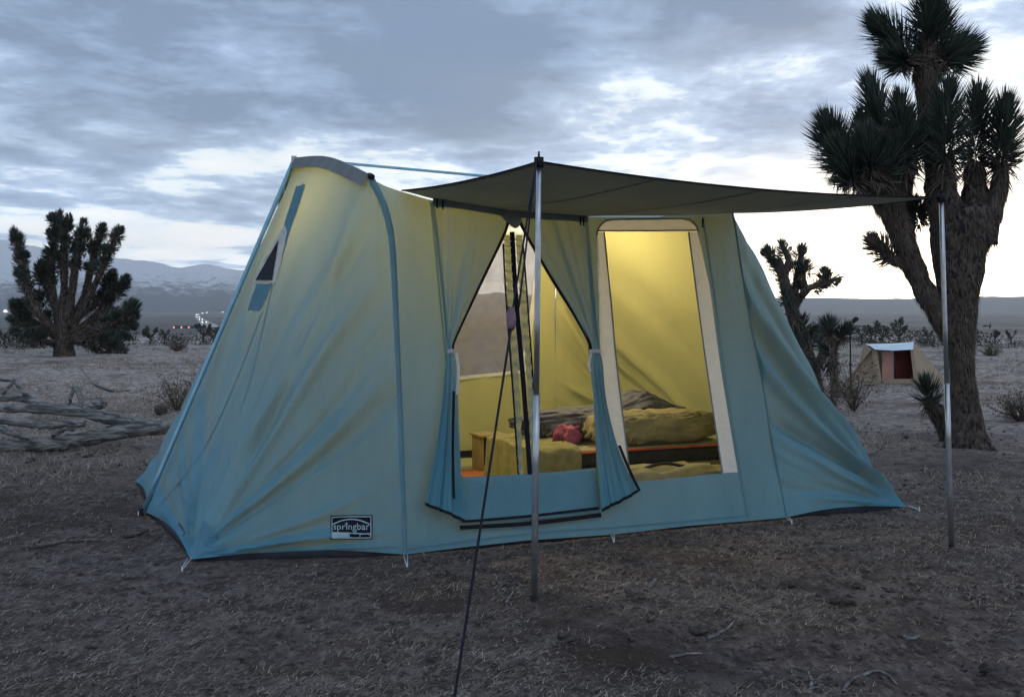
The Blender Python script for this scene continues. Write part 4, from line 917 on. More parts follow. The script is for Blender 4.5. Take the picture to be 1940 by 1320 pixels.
LT = [[(122, 676, 21), (119, 640, 15), (120, 605, 12), (121, 560, 8)],
      [(112, 640, 9), (85, 608, 8, -.3), (60, 570, 7, -.5), (45, 520, 6, -.6), (38, 480, 6, -.7), (30, 445, 5, -.7)],
      [(118, 620, 9), (100, 560, 8, .3), (97, 500, 7, .4), (104, 450, 6, .4), (110, 415, 5, .4)],
      [(122, 600, 9), (122, 540, 8), (121, 470, 7), (125, 425, 5)],
      [(128, 620, 9), (138, 540, 8, -.4), (145, 490, 8, -.5), (156, 440, 6, -.6)],
      [(135, 610, 8), (160, 560, 7, .4), (177, 490, 6, .5), (195, 437, 4, .5)],
      [(140, 612, 8), (170, 560, 7, -.2), (202, 490, 6, -.4), (222, 447, 4, -.5)],
      [(138, 630, 8), (180, 600, 7, .3), (215, 560, 6, .4), (233, 541, 4, .5)],
      [(138, 638, 8), (190, 620, 7, -.5), (232, 604, 6, -.7), (252, 592, 4, -.8)],
      [(132, 648, 8), (170, 642, 7, -.6), (205, 655, 6, -.9), (230, 668, 4, -1.)],
      [(110, 640, 8), (80, 618, 7, .4), (45, 600, 6, .6), (24, 580, 4, .7)],
      [(106, 652, 7), (80, 645, 6, -.5), (55, 640, 5, -.8)],
      [(115, 600, 7), (88, 545, 6, .5), (76, 512, 4, .6)],
      [(150, 600, 6), (185, 570, 5, .6), (208, 530, 4, .7)]]
LR = [((42, 512), (37, 478), -.6), ((37, 478), (29, 436), -.7), ((52, 545), (45, 515), -.6), ((97, 500), (103, 455), .4), ((104, 452), (111, 404), .4), ((95, 540), (96, 505), .3), ((121, 480), (125, 416), 0), ((120, 520), (121, 480), .2), ((150, 472), (160, 420), -.5), ((142, 480), (150, 445), -.7), ((180, 485), (196, 432), .5), ((205, 482), (223, 440), -.4), ((193, 505), (204, 480), -.4), ((165, 478), (170, 440), .2),
      ((216, 560), (237, 534), .4), ((205, 548), (213, 514), .7), ((196, 575), (215, 560), .3), ((228, 603), (259, 597), -.7), ((228, 598), (246, 574), -.5), ((215, 612), (250, 620), -.8), ((205, 622), (243, 640), -.6), ((200, 600), (226, 588), -.2), ((190, 630), (222, 652), -.9), ((205, 652), (233, 668), -1.), ((180, 650), (205, 672), -.9), ((175, 625), (205, 632), -.4),
      ((46, 600), (18, 575), .6), ((45, 612), (18, 602), .3), ((52, 622), (22, 628), .1), ((64, 598), (42, 572), .5), ((70, 600), (60, 566), .2), ((75, 645), (44, 640), -.7), ((80, 630), (55, 618), .2), ((84, 540), (74, 500), .5), ((58, 570), (30, 512), -.2), ((90, 580), (74, 552), .3), ((160, 590), (178, 566), .6), ((178, 590), (206, 580), .5), ((100, 620), (88, 590), .5), ((170, 610), (200, 606), -.1), ((160, 640), (186, 660), -.9)]
for pl in LT[1:]:                                      # smaller tufts on the sides of the limbs
    q = smooth_line(np.array([p_[:2] for p_ in pl], float), 12)
    for k_ in (6, 8, 10):
        d_ = RNG.normal(size=2) * 9; LR.append(((q[k_][0], q[k_][1]), (q[k_][0] + d_[0], q[k_][1] - 9 - abs(d_[1])), (pl[-1][3] if len(pl[-1]) > 3 else 0) - .25 * RNG.random(), 0, .85))
LR = [r_ if len(r_) < 5 else (r_[0], r_[1], r_[2], r_[2], r_[4]) for r_ in LR]
joshua('joshua_tree', 'broad bushy Joshua tree with many upright limbs, standing far left in front of the mountains', 33.0, LT, LR, .235, .016, 240, fib=40, fibL=.20, fibW=.012, trunk_n=12, r0=.12)
RT = [[(1548, 750, 15), (1535, 690, 14), (1508, 610, 13), (1492, 560, 11), (1482, 515, 9), (1472, 490, 7)],
      [(1500, 590, 9), (1507, 545, 8, .2), (1514, 505, 6, .3), (1519, 474, 5, .3)], [(1505, 580, 9), (1530, 548, 7, -.2), (1560, 537, 6, -.3), (1582, 529, 5, -.3)],
      [(1485, 525, 7), (1494, 495, 7, -.1), (1482, 465, 5, -.1)], [(1485, 530, 7), (1460, 490, 6), (1442, 476, 5)], [(1528, 550, 5), (1522, 525, 5), (1524, 508, 4)], [(1555, 538, 5, -.3), (1562, 520, 5, -.3)],
      [(1540, 700, 10), (1515, 650, 9, -.3), (1505, 610, 8, -.4)], [(1545, 700, 10), (1562, 665, 9, .2), (1560, 640, 8, .3)]]
RRs = [((1470, 492), (1448, 473), 0), ((1490, 490), (1483, 462), -.1), ((1500, 515), (1512, 500), .2), ((1514, 498), (1520, 470), .3), ((1526, 520), (1526, 500), 0), ((1560, 536), (1586, 527), -.3), ((1560, 530), (1563, 512), -.3), ((1540, 548), (1560, 536), -.2), ((1475, 515), (1465, 495), 0), ((1490, 545), (1478, 520), .1), ((1505, 560), (1518, 540), .2), ((1488, 580), (1485, 550), -.3), ((1505, 610), (1500, 570), -.4), ((1515, 640), (1525, 600), -.3), ((1530, 660), (1545, 620), .1), ((1560, 655), (1562, 625), .3), ((1520, 680), (1510, 640), -.4), ((1545, 720), (1530, 680), -.3), ((1560, 710), (1580, 690), -.2)]
joshua('joshua_tree', 'knobbly Joshua tree partly hidden behind the right end of the big tent', 18.5, RT, RRs, .17, .011, 110, fib=34, fibL=.12, fibW=.009, trunk_n=12, r0=.06)
joshua('young_joshua_tree', 'young Joshua tree with two round leaf heads, between the big tent and the small tent', 17.5,
    [[(1582, 745, 8), (1580, 700, 7), (1580, 665, 6), (1582, 645, 5)], [(1581, 665, 5), (1575, 640, 5), (1572, 622, 4)], [(1582, 655, 5), (1592, 640, 5), (1600, 628, 4)]],
    [((1573, 636), (1570, 608), 0), ((1592, 642), (1603, 622), 0), ((1578, 668), (1560, 655), .2, .2, .8)], .22, .010, 200, fib=30, fibL=.12, fibW=.008, trunk_n=10, r0=.04)
def twiggy(name, label, base, h, w, n, seed, mat='shrub_twig', leafy=0, cat='bush', group=None, tw=.006):
    rg = np.random.default_rng(seed); base = np.array(base, float); base[2] = tz(base[0], base[1]) - .01
    o = thing(name, label, cat, base, group); mb = MB(); tips = []
    for i in range(n):
        a = rg.random() * 2 * math.pi; lean = rg.random() ** .7; L = h * (.6 + .5 * rg.random()); p = base + np.array((math.cos(a), math.sin(a), 0)) * .03 * w; d = nrm((math.cos(a) * lean * w / h, math.sin(a) * lean * w / h, 1))
        pts = [p]
        for k in range(4): d = nrm(d + rg.normal(size=3) * .22); p = p + d * L / 4; pts.append(p)
        mb.add(*tube(pts, np.linspace(tw, tw * .3, 5), 4, cap=False)); tips += pts[2:]
        for b in range(4):
            q = pts[1 + b % 3] + (pts[2 + b % 3] - pts[1 + b % 3]) * rg.random(); dd = nrm(d + rg.normal(size=3) * .8); e = q + dd * L * .3; mb.add(*tube([q, (q + e) / 2 + rg.normal(size=3) * .01, e], [tw * .5, tw * .4, tw * .2], 3, cap=False)); tips.append(e)
    mb.build('branches', MATS[mat], o)['kind'] = 'stuff'
    if leafy:
        T_ = np.array(tips); m = leafy; c = T_[rg.integers(0, len(T_), m)] + rg.normal(size=(m, 3)) * h * .06; d1 = rg.normal(size=(m, 3)); d1 /= np.linalg.norm(d1, axis=1, keepdims=True); d2 = np.cross(d1, rg.normal(size=(m, 3))); d2 /= np.linalg.norm(d2, axis=1, keepdims=True) + 1e-9
        s = h * .035 * (.6 + .8 * rg.random((m, 1))); V = np.stack([c - d1 * s, c + d2 * s * .45, c + d1 * s, c - d2 * s * .45], 1).reshape(-1, 3); mk('leaves', V, np.arange(m * 4).reshape(-1, 4), MATS['shrub_leaf'], o, smooth=False)['kind'] = 'stuff'
    return o
twiggy('dry_bush', 'sparse dry bush left of the big tent, above the fallen trunk', gpt(335, 775), .55, .55, 34, 5, leafy=420)
twiggy('dry_bush', 'brown twiggy bush in front of the left side of the small tent', pix(1618, 765, 15.0), .75, .45, 34, 6, leafy=300)
twiggy('dry_bush', 'tangled dry bush at the foot of the hidden Joshua tree', pix(1570, 770, 14.5), .55, .55, 34, 7, leafy=300)
twiggy('grey_bush', 'dense grey bush at the right edge of the picture, right of the big trunk', gpt(1932, 800), .42, .5, 44, 8, leafy=1400)
twiggy('grey_bush', 'low grey bush on the pale ground right of the far left Joshua tree', gpt(335, 664), .5, .7, 34, 9, leafy=900, tw=.012)
twiggy('grey_bush', 'low grey bush on the open ground just right of the big trunk', gpt(1880, 672), .45, .8, 34, 10, leafy=900, tw=.012)

# ------------------------------------------------------------------ fallen dead tree
def build_log():
    Y = 10.9; spec = [('trunk', [(420, 812, 16, .2), (330, 808, 16, .1), (270, 811, 16), (225, 817, 17), (180, 828, 16), (120, 838, 14, -.1), (50, 843, 13, -.2), (-60, 850, 12, -.3)], 'lower fork'),
        ('limb', [(285, 806, 13, .1), (240, 800, 12), (190, 788, 12), (140, 779, 11), (70, 774, 10), (0, 772, 9, .1), (-60, 770, 8, .2)], ''),
        ('limb', [(200, 786, 9, .1), (140, 776, 8, .15), (90, 770, 8, .2), (50, 757, 7, .3), (0, 754, 7, .3), (-50, 752, 6, .3)], ''),
        ('limb', [(160, 802, 8, -.1), (110, 804, 9, -.15), (60, 803, 9, -.2), (0, 796, 8, -.2), (-50, 800, 8, -.2)], ''),
        ('limb', [(55, 828, 6, -.35), (25, 822, 7, -.4), (0, 812, 7, -.4), (-40, 806, 6, -.4)], ''),
        ('branch', [(60, 758, 6, .3), (45, 742, 5, .3), (28, 722, 5, .35), (15, 720, 4, .3), (-20, 716, 4, .3)], ''),
        ('branch', [(28, 722, 4, .35), (15, 735, 3, .3), (5, 748, 3, .3)], ''),
        ('branch', [(150, 776, 6, .2), (153, 755, 6, .25), (142, 735, 6, .3), (134, 752, 4, .3), (130, 768, 3, .3)], ''),
        ('branch', [(165, 782, 10, .2), (180, 768, 12, .25), (192, 762, 13, .3)], ''),
        ('branch', [(100, 826, 4, -.2), (125, 812, 4, -.25), (140, 815, 3, -.3)], '')]
    g = gpt(200, 848); o = thing('fallen_tree', 'grey dead tree trunk with forked limbs lying on the ground left of the big tent', 'log', g)
    for nm, pl, _ in spec:
        p, r = stem_tube(pl, Y, RNG, nseg=5 * len(pl)); r = r * .92 * (1 + .12 * vn(np.arange(len(r)) * .6, np.zeros(len(r)), 3) * 2); p[1:-1] += RNG.normal(size=(len(p) - 2, 3)) * .004; v, f = tube(p, r, 12, rough=.05); mk(nm, v, f, MATS['dead_wood'], o)
    s = mk('stone', *puff(np.array(gpt(290, 790)) * np.array((1, 1, 0)) + (0, .3, 0), (.16, .12, .14), .8, 16, 10, .2, 3, 3), MATS['clod']); tag(s, 'dark stone behind the fallen trunk beside the tent', 'stone')
build_log()

# ------------------------------------------------------------------ the small tent in the distance
pm('tan_canvas', (.33, .25, .175), (.40, .31, .22), 3, .9, .2, 12, trans=.1)
pm('pale_fly', (.60, .70, .76), (.68, .77, .82), 3, .6)
pm('pink_screen', (.55, .30, .24), (.60, .34, .28), 5, .9)
pm('maroon_inner', (.10, .022, .018), (.14, .03, .025), 5, .9)
def build_small_tent():
    Y = 21.0; g = pix(1700, 738, Y); zb = g[2]; o = thing('small_tent', 'small tan tent with pale roof flap in the distance, left of the big trunk', 'tent', g)
    def q(px, py, dy=0): p = pix(px, py, Y + dy); return p
    a, b, c, d = q(1597, 741, .5), q(1664, 742), q(1738, 740), q(1797, 734, .5); e, h = q(1652, 661, .15), q(1729, 661, .15)
    e2, h2 = q(1637, 650, 1.2), q(1731, 648, 1.2); a2, d2 = q(1620, 730, 2.3), q(1778, 728, 2.3)
    for p in (a, b, c, d, a2, d2): p[2] = tz(p[0], p[1])
    def sheet(name, p0, p1, p2, p3, mat, sag=(0, 0, 0), n=10, parent=o):
        s = np.linspace(0, 1, n)[None, :, None]; t = np.linspace(0, 1, n)[:, None, None]; G = (1 - t) * ((1 - s) * p0 + s * p1) + t * ((1 - s) * p3 + s * p2); G = G + np.array(sag) * (4 * s * (1 - s) * 4 * t * (1 - t)); return mk(name, G.reshape(-1, 3), grid_faces(n, n), mat, parent)
    tc = MATS['tan_canvas']
    sheet('side_wall', a, b, e, e + (e2 - e) * .1, tc, (.03, .05, -.04)); sheet('side_wall', c, d, h2, h, tc, (-.06, .08, -.10)); sheet('end_wall', a, a2, e2, e, tc, (.06, 0, -.05)); sheet('end_wall', d, d2, h2, h2 + (0, 0, .002), tc, (-.06, 0, -.05)); sheet('back_wall', a2, d2, h2, e2, tc)
    fw = sheet('door_post', b, b + (c - b) * .10, e + (h - e) * .12, e, tc); sheet('door_post', b + (c - b) * .92, c, h, e + (h - e) * .94, tc); sheet('sill', b + (c - b) * .10 + (0, -.005, 0), b + (c - b) * .92 + (0, -.005, 0), b + (c - b) * .92 + (0, .0, .10), b + (c - b) * .10 + (0, .0, .10), tc)
    i0 = lambda x, y, dy=.25: q(x, y, dy)
    sheet('inner_screen', i0(1671, 718), i0(1693, 718), i0(1693, 666), i0(1671, 666), MATS['pink_screen']); sheet('inner_curtain', i0(1694, 730, .4), i0(1732, 730, .4), i0(1730, 662, .4), i0(1694, 662, .4), MATS['maroon_inner']); sheet('inner_floor', i0(1670, 732, .05), i0(1732, 732, .05), i0(1732, 719, .5), i0(1670, 719, .5), MATS['mat_dark'])
    v, f = tube([i0(1695, 664, .1), i0(1697, 731, .1)], .02, 8); mk('door_pole', v, f, MATS['rubber'], o)
    G = [[q(1640, 652, .9), q(1685, 651, .9), q(1731, 648, .9)], [q(1648, 655, .3), q(1690, 655, .3), q(1731, 651, .3)], [q(1658, 662, 0), q(1694, 664, 0), q(1730, 662, 0)]]
    mk('roof_flap', np.array(G).reshape(-1, 3), grid_faces(3, 3), MATS['pale_fly'], o); 
    mk('roof', np.array([e, h, h2, e2]) + (0, 0, -.012), [(0, 1, 2, 3)], tc, o)
build_small_tent()
bp_ = pix(1612, 690, 17.2); bp_[2] = tz(bp_[0], bp_[1])
lampo = thing('bent_post', 'thin bent dark stalk standing between the two tents', 'stalk', bp_)
v, f = tube(smooth_line([bp_, pix(1611, 650, 17.2), pix(1612, 615, 17.2), pix(1616, 609, 17.2)], 14), [.013] * 14, 7); mk('stem', v, f, MATS['rubber'], lampo)
v, f = tube(smooth_line([pix(1615, 610, 17.2), pix(1620, 606, 17.2), pix(1626, 603, 17.2)], 6), [.018, .035, .04, .04, .035, .02], 8, rough=.2); mk('seed_head', v, f, MATS['rubber'], lampo)

# ------------------------------------------------------------------ distance: trees one can tell apart, scrub mass, road, lights, vehicles
def far_tree(px, py, Y, h, seed, label, group='small trees along the edge of the valley'):
    rg = np.random.default_rng(seed); b = pix(px, py, Y); b[2] = tz(b[0], b[1]); o = thing('far_joshua_tree', label, 'tree', b, group); mb = MB(); lv = []
    mb.add(*tube([b - (0, 0, .1), b + (0, 0, h * .45)], [h * .06, h * .045], 7))
    for k in range(rg.integers(5, 9)):
        a = rg.random() * 6.28; s = b + (0, 0, h * (.25 + .2 * rg.random())); e = s + np.array((math.cos(a) * h * .32, math.sin(a) * h * .32, h * (.25 + .35 * rg.random()))); mb.add(*tube([s, (s + e) / 2 + (0, 0, -.05 * h), e], [h * .035, h * .03, h * .02], 6)); lv.append(leaves(s + (e - s) * .55, e, h * .05, h * .13, h * .014, 60, rng=rg))
    mb.build('trunk', MATS['yucca_bark'], o); v, f = cat_tris(lv); mk('crown', v, f, MATS['yucca_leaf'], o, smooth=False)['kind'] = 'stuff'
for i, (px, py, Y, h, lb) in enumerate([(285, 650, 55, 1.1, 'round small tree just right of the broad Joshua tree, on the valley edge'), (312, 645, 70, 1.0, 'small tree second right of the broad Joshua tree'), (385, 648, 60, 1.3, 'small dark tree nearest the left slope of the big tent'), (405, 646, 66, 1.2, 'small dark tree touching the left slope of the big tent'),
        (1650, 642, 75, 1.6, 'small tree above the left end of the small tent roof'), (1672, 641, 80, 1.5, 'bushy small tree above the small tent roof'), (1704, 640, 85, 2.0, 'upright small tree above the right end of the small tent roof'), (1633, 643, 70, 1.2, 'low tree left of the small tent roof'), (1757, 645, 70, 1.0, 'small tree between the small tent and the big trunk'),
        (1885, 643, 75, 1.1, 'small tree just right of the big trunk on the valley edge'), (1915, 642, 85, 1.2, 'small tree near the right edge of the picture'), (60, 650, 62, 1.2, 'small tree behind the left side of the broad Joshua tree'), (8, 648, 60, 1.0, 'small tree at the left edge of the picture')]):
    far_tree(px, py, Y, h, 100 + i, lb)
def build_scrub():
    rg = np.random.default_rng(50); n = 750; a = rg.uniform(-.50, .50, n); r = 42 + 520 * rg.random(n) ** 2.2; x = r * np.sin(a); y = r * np.cos(a); z = terr(x, y); h = .30 + .75 * rg.random(n) ** 2.5; m = 120
    c = np.stack([x, y, z], 1)[:, None] + rg.normal(size=(n, m, 3)).clip(-1.3, 1.3) * (h[:, None, None] * np.array((.55, .55, .26))) + np.array((0, 0, .45)) * h[:, None, None]; c[..., 2] = np.maximum(c[..., 2], z[:, None])
    s = (h[:, None] * (.035 + .045 * rg.random((n, m))))[..., None]; d1 = rg.normal(size=(n, m, 3)); d1 /= np.linalg.norm(d1, axis=2, keepdims=True); d2 = np.cross(d1, rg.normal(size=(n, m, 3))); d2 /= np.linalg.norm(d2, axis=2, keepdims=True)
    V = np.stack([c - d1 * s * 1.5, c + d2 * s * .6, c + d1 * s * 1.5, c - d2 * s * .6], 2).reshape(-1, 3); o = mk('desert_scrub', V, np.arange(len(V)).reshape(-1, 4), MATS['scrub_dark'], loc=(0, 0, 0), smooth=False); tag(o, 'dark low scrub covering the far edge of the plain', 'scrub', kind='stuff')
build_scrub()
def build_grass():
    rg = np.random.default_rng(51)
    # straw litter on the trampled ground
    n = 120000; a = rg.uniform(-.53, .53, n); r = 2.6 * (17 / 2.6) ** rg.random(n); x = r * np.sin(a); y = r * np.cos(a)
    keep = (fbm(x * 1.1, y * 1.1, 3, 5) + .35 * rg.random(n) > .02)
    rel = np.stack([x, y], 1) - TC[:2]; u = rel @ TU[:2]; v = rel @ TV[:2]; keep &= ~((u > -1.25) & (u < 3.7) & (v > .0) & (v < 3.6)); x, y = x[keep], y[keep]; r = r[keep]; n = len(x)
    z = terr(x, y) + .004; th = rg.normal(.35, .9, n); L = (.012 + .045 * rg.random(n) ** 2) * (.8 + r * .04); d = np.stack([np.cos(th), np.sin(th), .16 + .35 * rg.random(n) ** 2], 1) * L[:, None]; w = np.stack([-np.sin(th), np.cos(th), np.zeros(n)], 1) * (.0008 + .00022 * r)[:, None]; o = np.stack([x, y, z], 1)
    V = np.stack([o - w, o + w, o + d], 1).reshape(-1, 3); ob = mk('straw_litter', V, np.arange(len(V)).reshape(-1, 3), MATS['straw'], loc=(0, 0, 0), smooth=False); tag(ob, 'dry straw litter scattered over the trampled ground', 'straw', kind='stuff')
    # dry grass tufts further off
    n = 9000; a = rg.uniform(-.52, .52, n); r = 9.5 * (48 / 9.5) ** rg.random(n); x = r * np.sin(a); y = r * np.cos(a); keep = fbm(x * .35, y * .35, 3, 15) + .3 * rg.random(n) > .1; rel = np.stack([x, y], 1) - TC[:2]; u = rel @ TU[:2]; v = rel @ TV[:2]; keep &= ~((u > -1.6) & (u < 4.2) & (v > -.5) & (v < 4.1)); keep &= ~((np.abs(x - 7.6) < 1.3) & (np.abs(y - 22) < 1.6)); x, y, r = x[keep], y[keep], r[keep]; n = len(x); m = 12
    z = terr(x, y); o = np.stack([x, y, z], 1)[:, None] + rg.normal(size=(n, m, 3)) * np.array((.06, .06, 0)); d = rg.normal(size=(n, m, 3)) * np.array((.5, .5, .15)) + np.array((0, 0, .55)); d *= (.06 + .10 * rg.random((n, m, 1))); w = rg.normal(size=(n, m, 3)) * np.array((1, 1, 0)); w /= np.linalg.norm(w, axis=2, keepdims=True); w *= (.0012 + .0003 * r)[:, None, None]
    V = np.stack([o - w, o + w, o + d], 2).reshape(-1, 3); ob = mk('dry_grass', V, np.arange(len(V)).reshape(-1, 3), MATS['straw'], loc=(0, 0, 0), smooth=False); tag(ob, 'pale dry grass tufts over the middle distance', 'grass', kind='stuff')
    # small pebbles and crumbs of earth
    n = 24000; a = rg.uniform(-.53, .53, n); r = 2.6 * (14 / 2.6) ** rg.random(n); x = r * np.sin(a); y = r * np.cos(a); rel = np.stack([x, y], 1) - TC[:2]; u = rel @ TU[:2]; v = rel @ TV[:2]; k = ~((u > -1.3) & (u < 3.8) & (v > -.02) & (v < 3.7)); x, y = x[k], y[k]; n = len(x)
    oct_ = np.array([(1, 0, 0), (-1, 0, 0), (0, 1, 0), (0, -1, 0), (0, 0, 1), (0, 0, -1)], float); of = np.array([(0, 2, 4), (2, 1, 4), (1, 3, 4), (3, 0, 4), (2, 0, 5), (1, 2, 5), (3, 1, 5), (0, 3, 5)]); s = .003 + .017 * rg.random((n, 1, 1)) ** 4
    V = np.stack([x, y, terr(x, y)], 1)[:, None] + oct_[None] * s * (.6 + .8 * rg.random((n, 6, 1))) * np.array((1.2, 1.2, .8)); Fs = (of[None] + np.arange(n)[:, None, None] * 6).reshape(-1, 3); ob = mk('earth_crumbs', V.reshape(-1, 3), Fs, MATS['clod'], loc=(0, 0, 0), smooth=False); tag(ob, 'small crumbs of earth and pebbles over the near ground', 'pebbles', kind='stuff')
build_grass()
pm('road_surface', (.34, .33, .32), (.42, .41, .40), .02, .9)
def build_valley():
    def vp(px, py): 
        lo_, hi_ = 60.0, 6000.0
        for _ in range(50):
            md = (lo_ * hi_) ** .5; X = (px - CX) / F * md
            if HY - F * (tz(X, md) - CAMH) / md > py: lo_ = md
            else: hi_ = md
        X = (px - CX) / F * lo_; return np.array((X, lo_, tz(X, lo_)))
    pts = [vp(*q) for q in [(402, 622), (390, 614), (382, 607), (374, 600), (377, 594.5), (390, 593)]]; p = smooth_line(np.array(pts), 60); d = np.gradient(p, axis=0); s = np.cross(d, (0, 0, 1)); s /= np.linalg.norm(s, axis=1, keepdims=True); p[:, 2] = terr(p[:, 0], p[:, 1]) + .5
    v, f = ribbon3(p - s * 5, p + s * 5); tag(mk('road', v, f, MATS['road_surface'], loc=(0, 0, 0)), kind='structure')
    hw = emit('headlamp_glow', (1, .93, .85), 9); rw = emit('tail_lamp_glow', (1, .25, .2), 2.2); body = pm('car_paint', (.05, .05, .06), (.08, .08, .09), 1, .4)
    glass = pm('car_glass', (.02, .02, .025), None, 1, .1)
    def car(px, py, label, lamp, k, grp):
        b = vp(px, py); b[2] += .6; o = thing('car', label, 'car', b, grp); D = b[1]; sc = 1.0
        prof = [(-2.2, .3), (-2.2, .8), (-1.5, .95), (-.9, 1.45), (.9, 1.45), (1.6, .95), (2.2, .85), (2.2, .3)]
        V = [b + np.array((x_, y_, z_)) for y_ in (-.9, .9) for x_, z_ in prof]; n = len(prof); mk('body', V, [tuple(range(n)), tuple(range(2 * n - 1, n - 1, -1))] + [(i, i + n, (i + 1) % n + n, (i + 1) % n) for i in range(n)], body, o, smooth=False)
        rl = max(.3, .38 * D / F)
        for x_ in (-.7, .7): v, f = tube([b + (x_ * 2.2, -.95, .7), b + (x_ * 2.2, -1.15, .7)], rl, 10); mk('headlight' if lamp is hw else 'tail_light', v, f, lamp, o)
    spots = [(374, 597), (376, 602), (381, 607), (388, 613), (384, 594), (392, 592.5), (422, 592), (433, 591.5)]
    words = ['at the bend of', 'just below the bend of', 'a third of the way down', 'nearest on', 'just past the bend of', 'right of the bend of', 'far right along', 'farthest right along']
    for k, (x_, y_) in enumerate(spots): car(x_, y_, 'distant car with lit headlights ' + words[k] + ' the valley road', hw, k, 'cars on the valley road')
    for k, (x_, w_) in enumerate(((338, 'leftmost'), (352, 'second'), (367, 'third'), (382, 'rightmost'))): car(x_, 626, 'distant vehicle with red lights, ' + w_ + ' of the row below the valley road', rw, k, 'vehicles with red lights')
    for (x_, lb) in ((12, 'distant building with a white light at the left edge of the valley'), (85, 'distant white-lit building behind the broad Joshua tree')):
        b = vp(x_, 593); o = thing('far_building', lb, 'building', b); v, f = box(b + (0, 0, 5), (20, 12, 10)); mk('wall', v, f, MATS['road_surface'], o, smooth=False); v, f = box(b + (0, -6.3, 6), (9, .4, 5)); mk('lit_window', v, f, hw, o, smooth=False)
build_valley()

# ------------------------------------------------------------------ twigs and clods lying about in front
def twig(pts, r, label, mat='dead_wood', up=0.0, name='twig'):
    P3 = []
    for i, q in enumerate(pts):
        g = gpt(q[0], q[1]); g[2] = tz(g[0], g[1]) + r * .8 + (q[2] if len(q) > 2 else 0); P3.append(g)
    n = 5 * len(pts); p = smooth_line(np.array(P3), n); rr_ = r * np.interp(np.linspace(0, 1, n), [0, .3, 1], [1, .95, .45]); v, f = tube(p, rr_, 8, rough=.12); tag(mk(name, v, f, MATS[mat]), label, 'twig', 'twigs lying on the ground')
twig([(1340, 1206), (1362, 1200), (1380, 1190), (1392, 1180)], .008, 'curved grey twig lying below the dead weed in front of the tent')
twig([(1268, 1262), (1300, 1254), (1330, 1246)], .007, 'straight pale twig near the bottom, right of the near pole')
twig([(1597, 1322), (1612, 1302), (1640, 1288), (1662, 1276), (1682, 1282), (1700, 1292)], .007, 'long bent twig at the bottom edge, right of centre')
twig([(1533, 1322), (1538, 1304), (1530, 1286)], .008, 'short forked twig at the bottom edge, left of the long bent twig')
twig([(1713, 1218), (1728, 1222), (1742, 1216)], .009, 'small pale curved stick at the lower right')
twig([(958, 1114), (985, 1106), (1005, 1099)], .009, 'dark stick lying just left of the near pole', 'clod')
twig([(960, 1144), (966, 1136), (973, 1129)], .007, 'tiny pale stick left of the foot of the near pole')
twig([(1230, 1120), (1237, 1112), (1243, 1099)], .012, 'pale stick end poking up right of the near pole')
twig([(40, 1046), (90, 1040), (130, 1031), (200, 1028)], .008, 'long thin dark root on the ground left of the tent corner', 'clod')
twig([(1130, 1192), (1136, 1186), (1141, 1180)], .006, 'tiny pale splinter right of the foot of the near pole')
twig([(235, 1020), (262, 1014), (282, 1004)], .011, 'short dark stick beside the near left corner of the tent', 'clod')
twig([(155, 712, .1), (175, 728, .05), (190, 732)], .012, 'thin bare stick standing up behind the fallen trunk')
twig([(180, 728), (210, 736), (245, 738)], .022, 'dark branch lying on the ground behind the fallen trunk', 'clod')
def clod(px, py, s, label, seed):
    g = gpt(px, py); g[2] = tz(g[0], g[1]) - s * .25
    rg = np.random.default_rng(seed); mb = MB(); v, f = puff(g, (s * 1.7, s * 1.5, s * .8), .9, 26, 14, .5, 3.0, seed); o = mk('earth_clod', v, f, MATS['clod']); tag(o, label, 'clod', 'dark lumps on the ground')
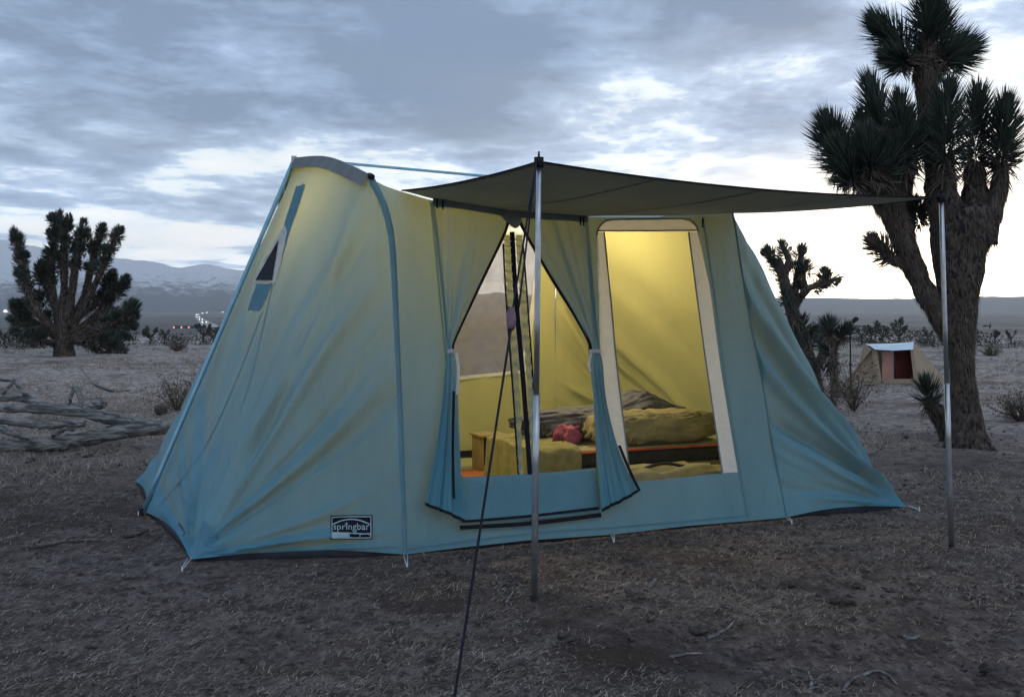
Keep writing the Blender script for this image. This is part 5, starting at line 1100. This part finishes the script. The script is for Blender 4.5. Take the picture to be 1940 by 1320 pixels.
for k, (x_, y_, s, lb) in enumerate([(1507, 1112, .045, 'dark clod of earth in front of the far pole sleeve'), (1625, 1108, .045, 'dark clod of earth nearest the right awning pole'), (1598, 1150, .06, 'largest dark clod, below the other two on the right'), (1075, 1218, .05, 'dark lump of dung right of the near pole foot'), (1202, 1222, .03, 'small dark lump left of the straight pale twig'), (60, 880, .06, 'dark clod on the pale ground below the fallen trunk'), (168, 868, .05, 'dark clod below the middle of the fallen trunk'), (1205, 1140, .04, 'dark clod beside the pale stick end'), (1885, 1275, .06, 'dark clod at the lower right corner'), (1715, 830, .05, 'dark clod left of the sapling foot'), (1325, 1195, .045, 'dark clod left of the curved grey twig'), (1130, 1160, .035, 'dark clod right behind the near pole foot')]): clod(x_, y_, s, lb, 200 + k)
def weed(px, py, h, label, seed, n=9):
    rg = np.random.default_rng(seed); g = gpt(px, py); g[2] = tz(g[0], g[1]); mb = MB(); o = thing('dead_weed', label, 'weed', g)
    for k in range(n):
        a = rg.random() * 6.28; L = h * (.5 + .6 * rg.random()); lean = .3 + .9 * rg.random(); d = np.array((math.cos(a) * lean, math.sin(a) * lean, 1.0)); d = nrm(d); p1 = g + d * L * .5; p2 = g + d * L + np.array((math.cos(a), math.sin(a), -.6)) * L * .3; v, f = tube(smooth_line([g, p1, p2], 7), np.linspace(.003, .0012, 7), 5); mk('stalk', v, f, MATS['straw'], o)
weed(1395, 1152, .14, 'dead forked weed standing in front of the tent', 3); weed(1425, 1162, .09, 'flattened pale weed right of the forked weed', 4, 12); weed(1330, 1022, .08, 'pale dry weed close to the tent wall below the window', 5, 12); weed(1520, 1320, .06, 'pale dry weed at the bottom edge of the picture', 6, 8)

# ------------------------------------------------------------------ the air
def build_haze():
    hx = 6600.0; z0, z1 = -40.0, 430.0; v, f = box((0, 0, (z0 + z1) / 2), (2 * hx, 2 * hx, z1 - z0)); o = mk('haze', v, f, None, loc=(0, 0, 0), smooth=False); tag(o, kind='stuff')
    m = bpy.data.materials.new('haze'); m.use_nodes = True; Nn, Ll = nodes_of(m); Nn.clear(); p = Nn.new('ShaderNodeVolumePrincipled'); p.inputs['Color'].default_value = (.88, .94, 1, 1); p.inputs['Density'].default_value = HAZE; p.inputs['Anisotropy'].default_value = .2
    out = Nn.new('ShaderNodeOutputMaterial'); Ll.new(p.outputs[0], out.inputs['Volume']); o.data.materials.append(m)
HAZE = 1.6e-4
build_haze()
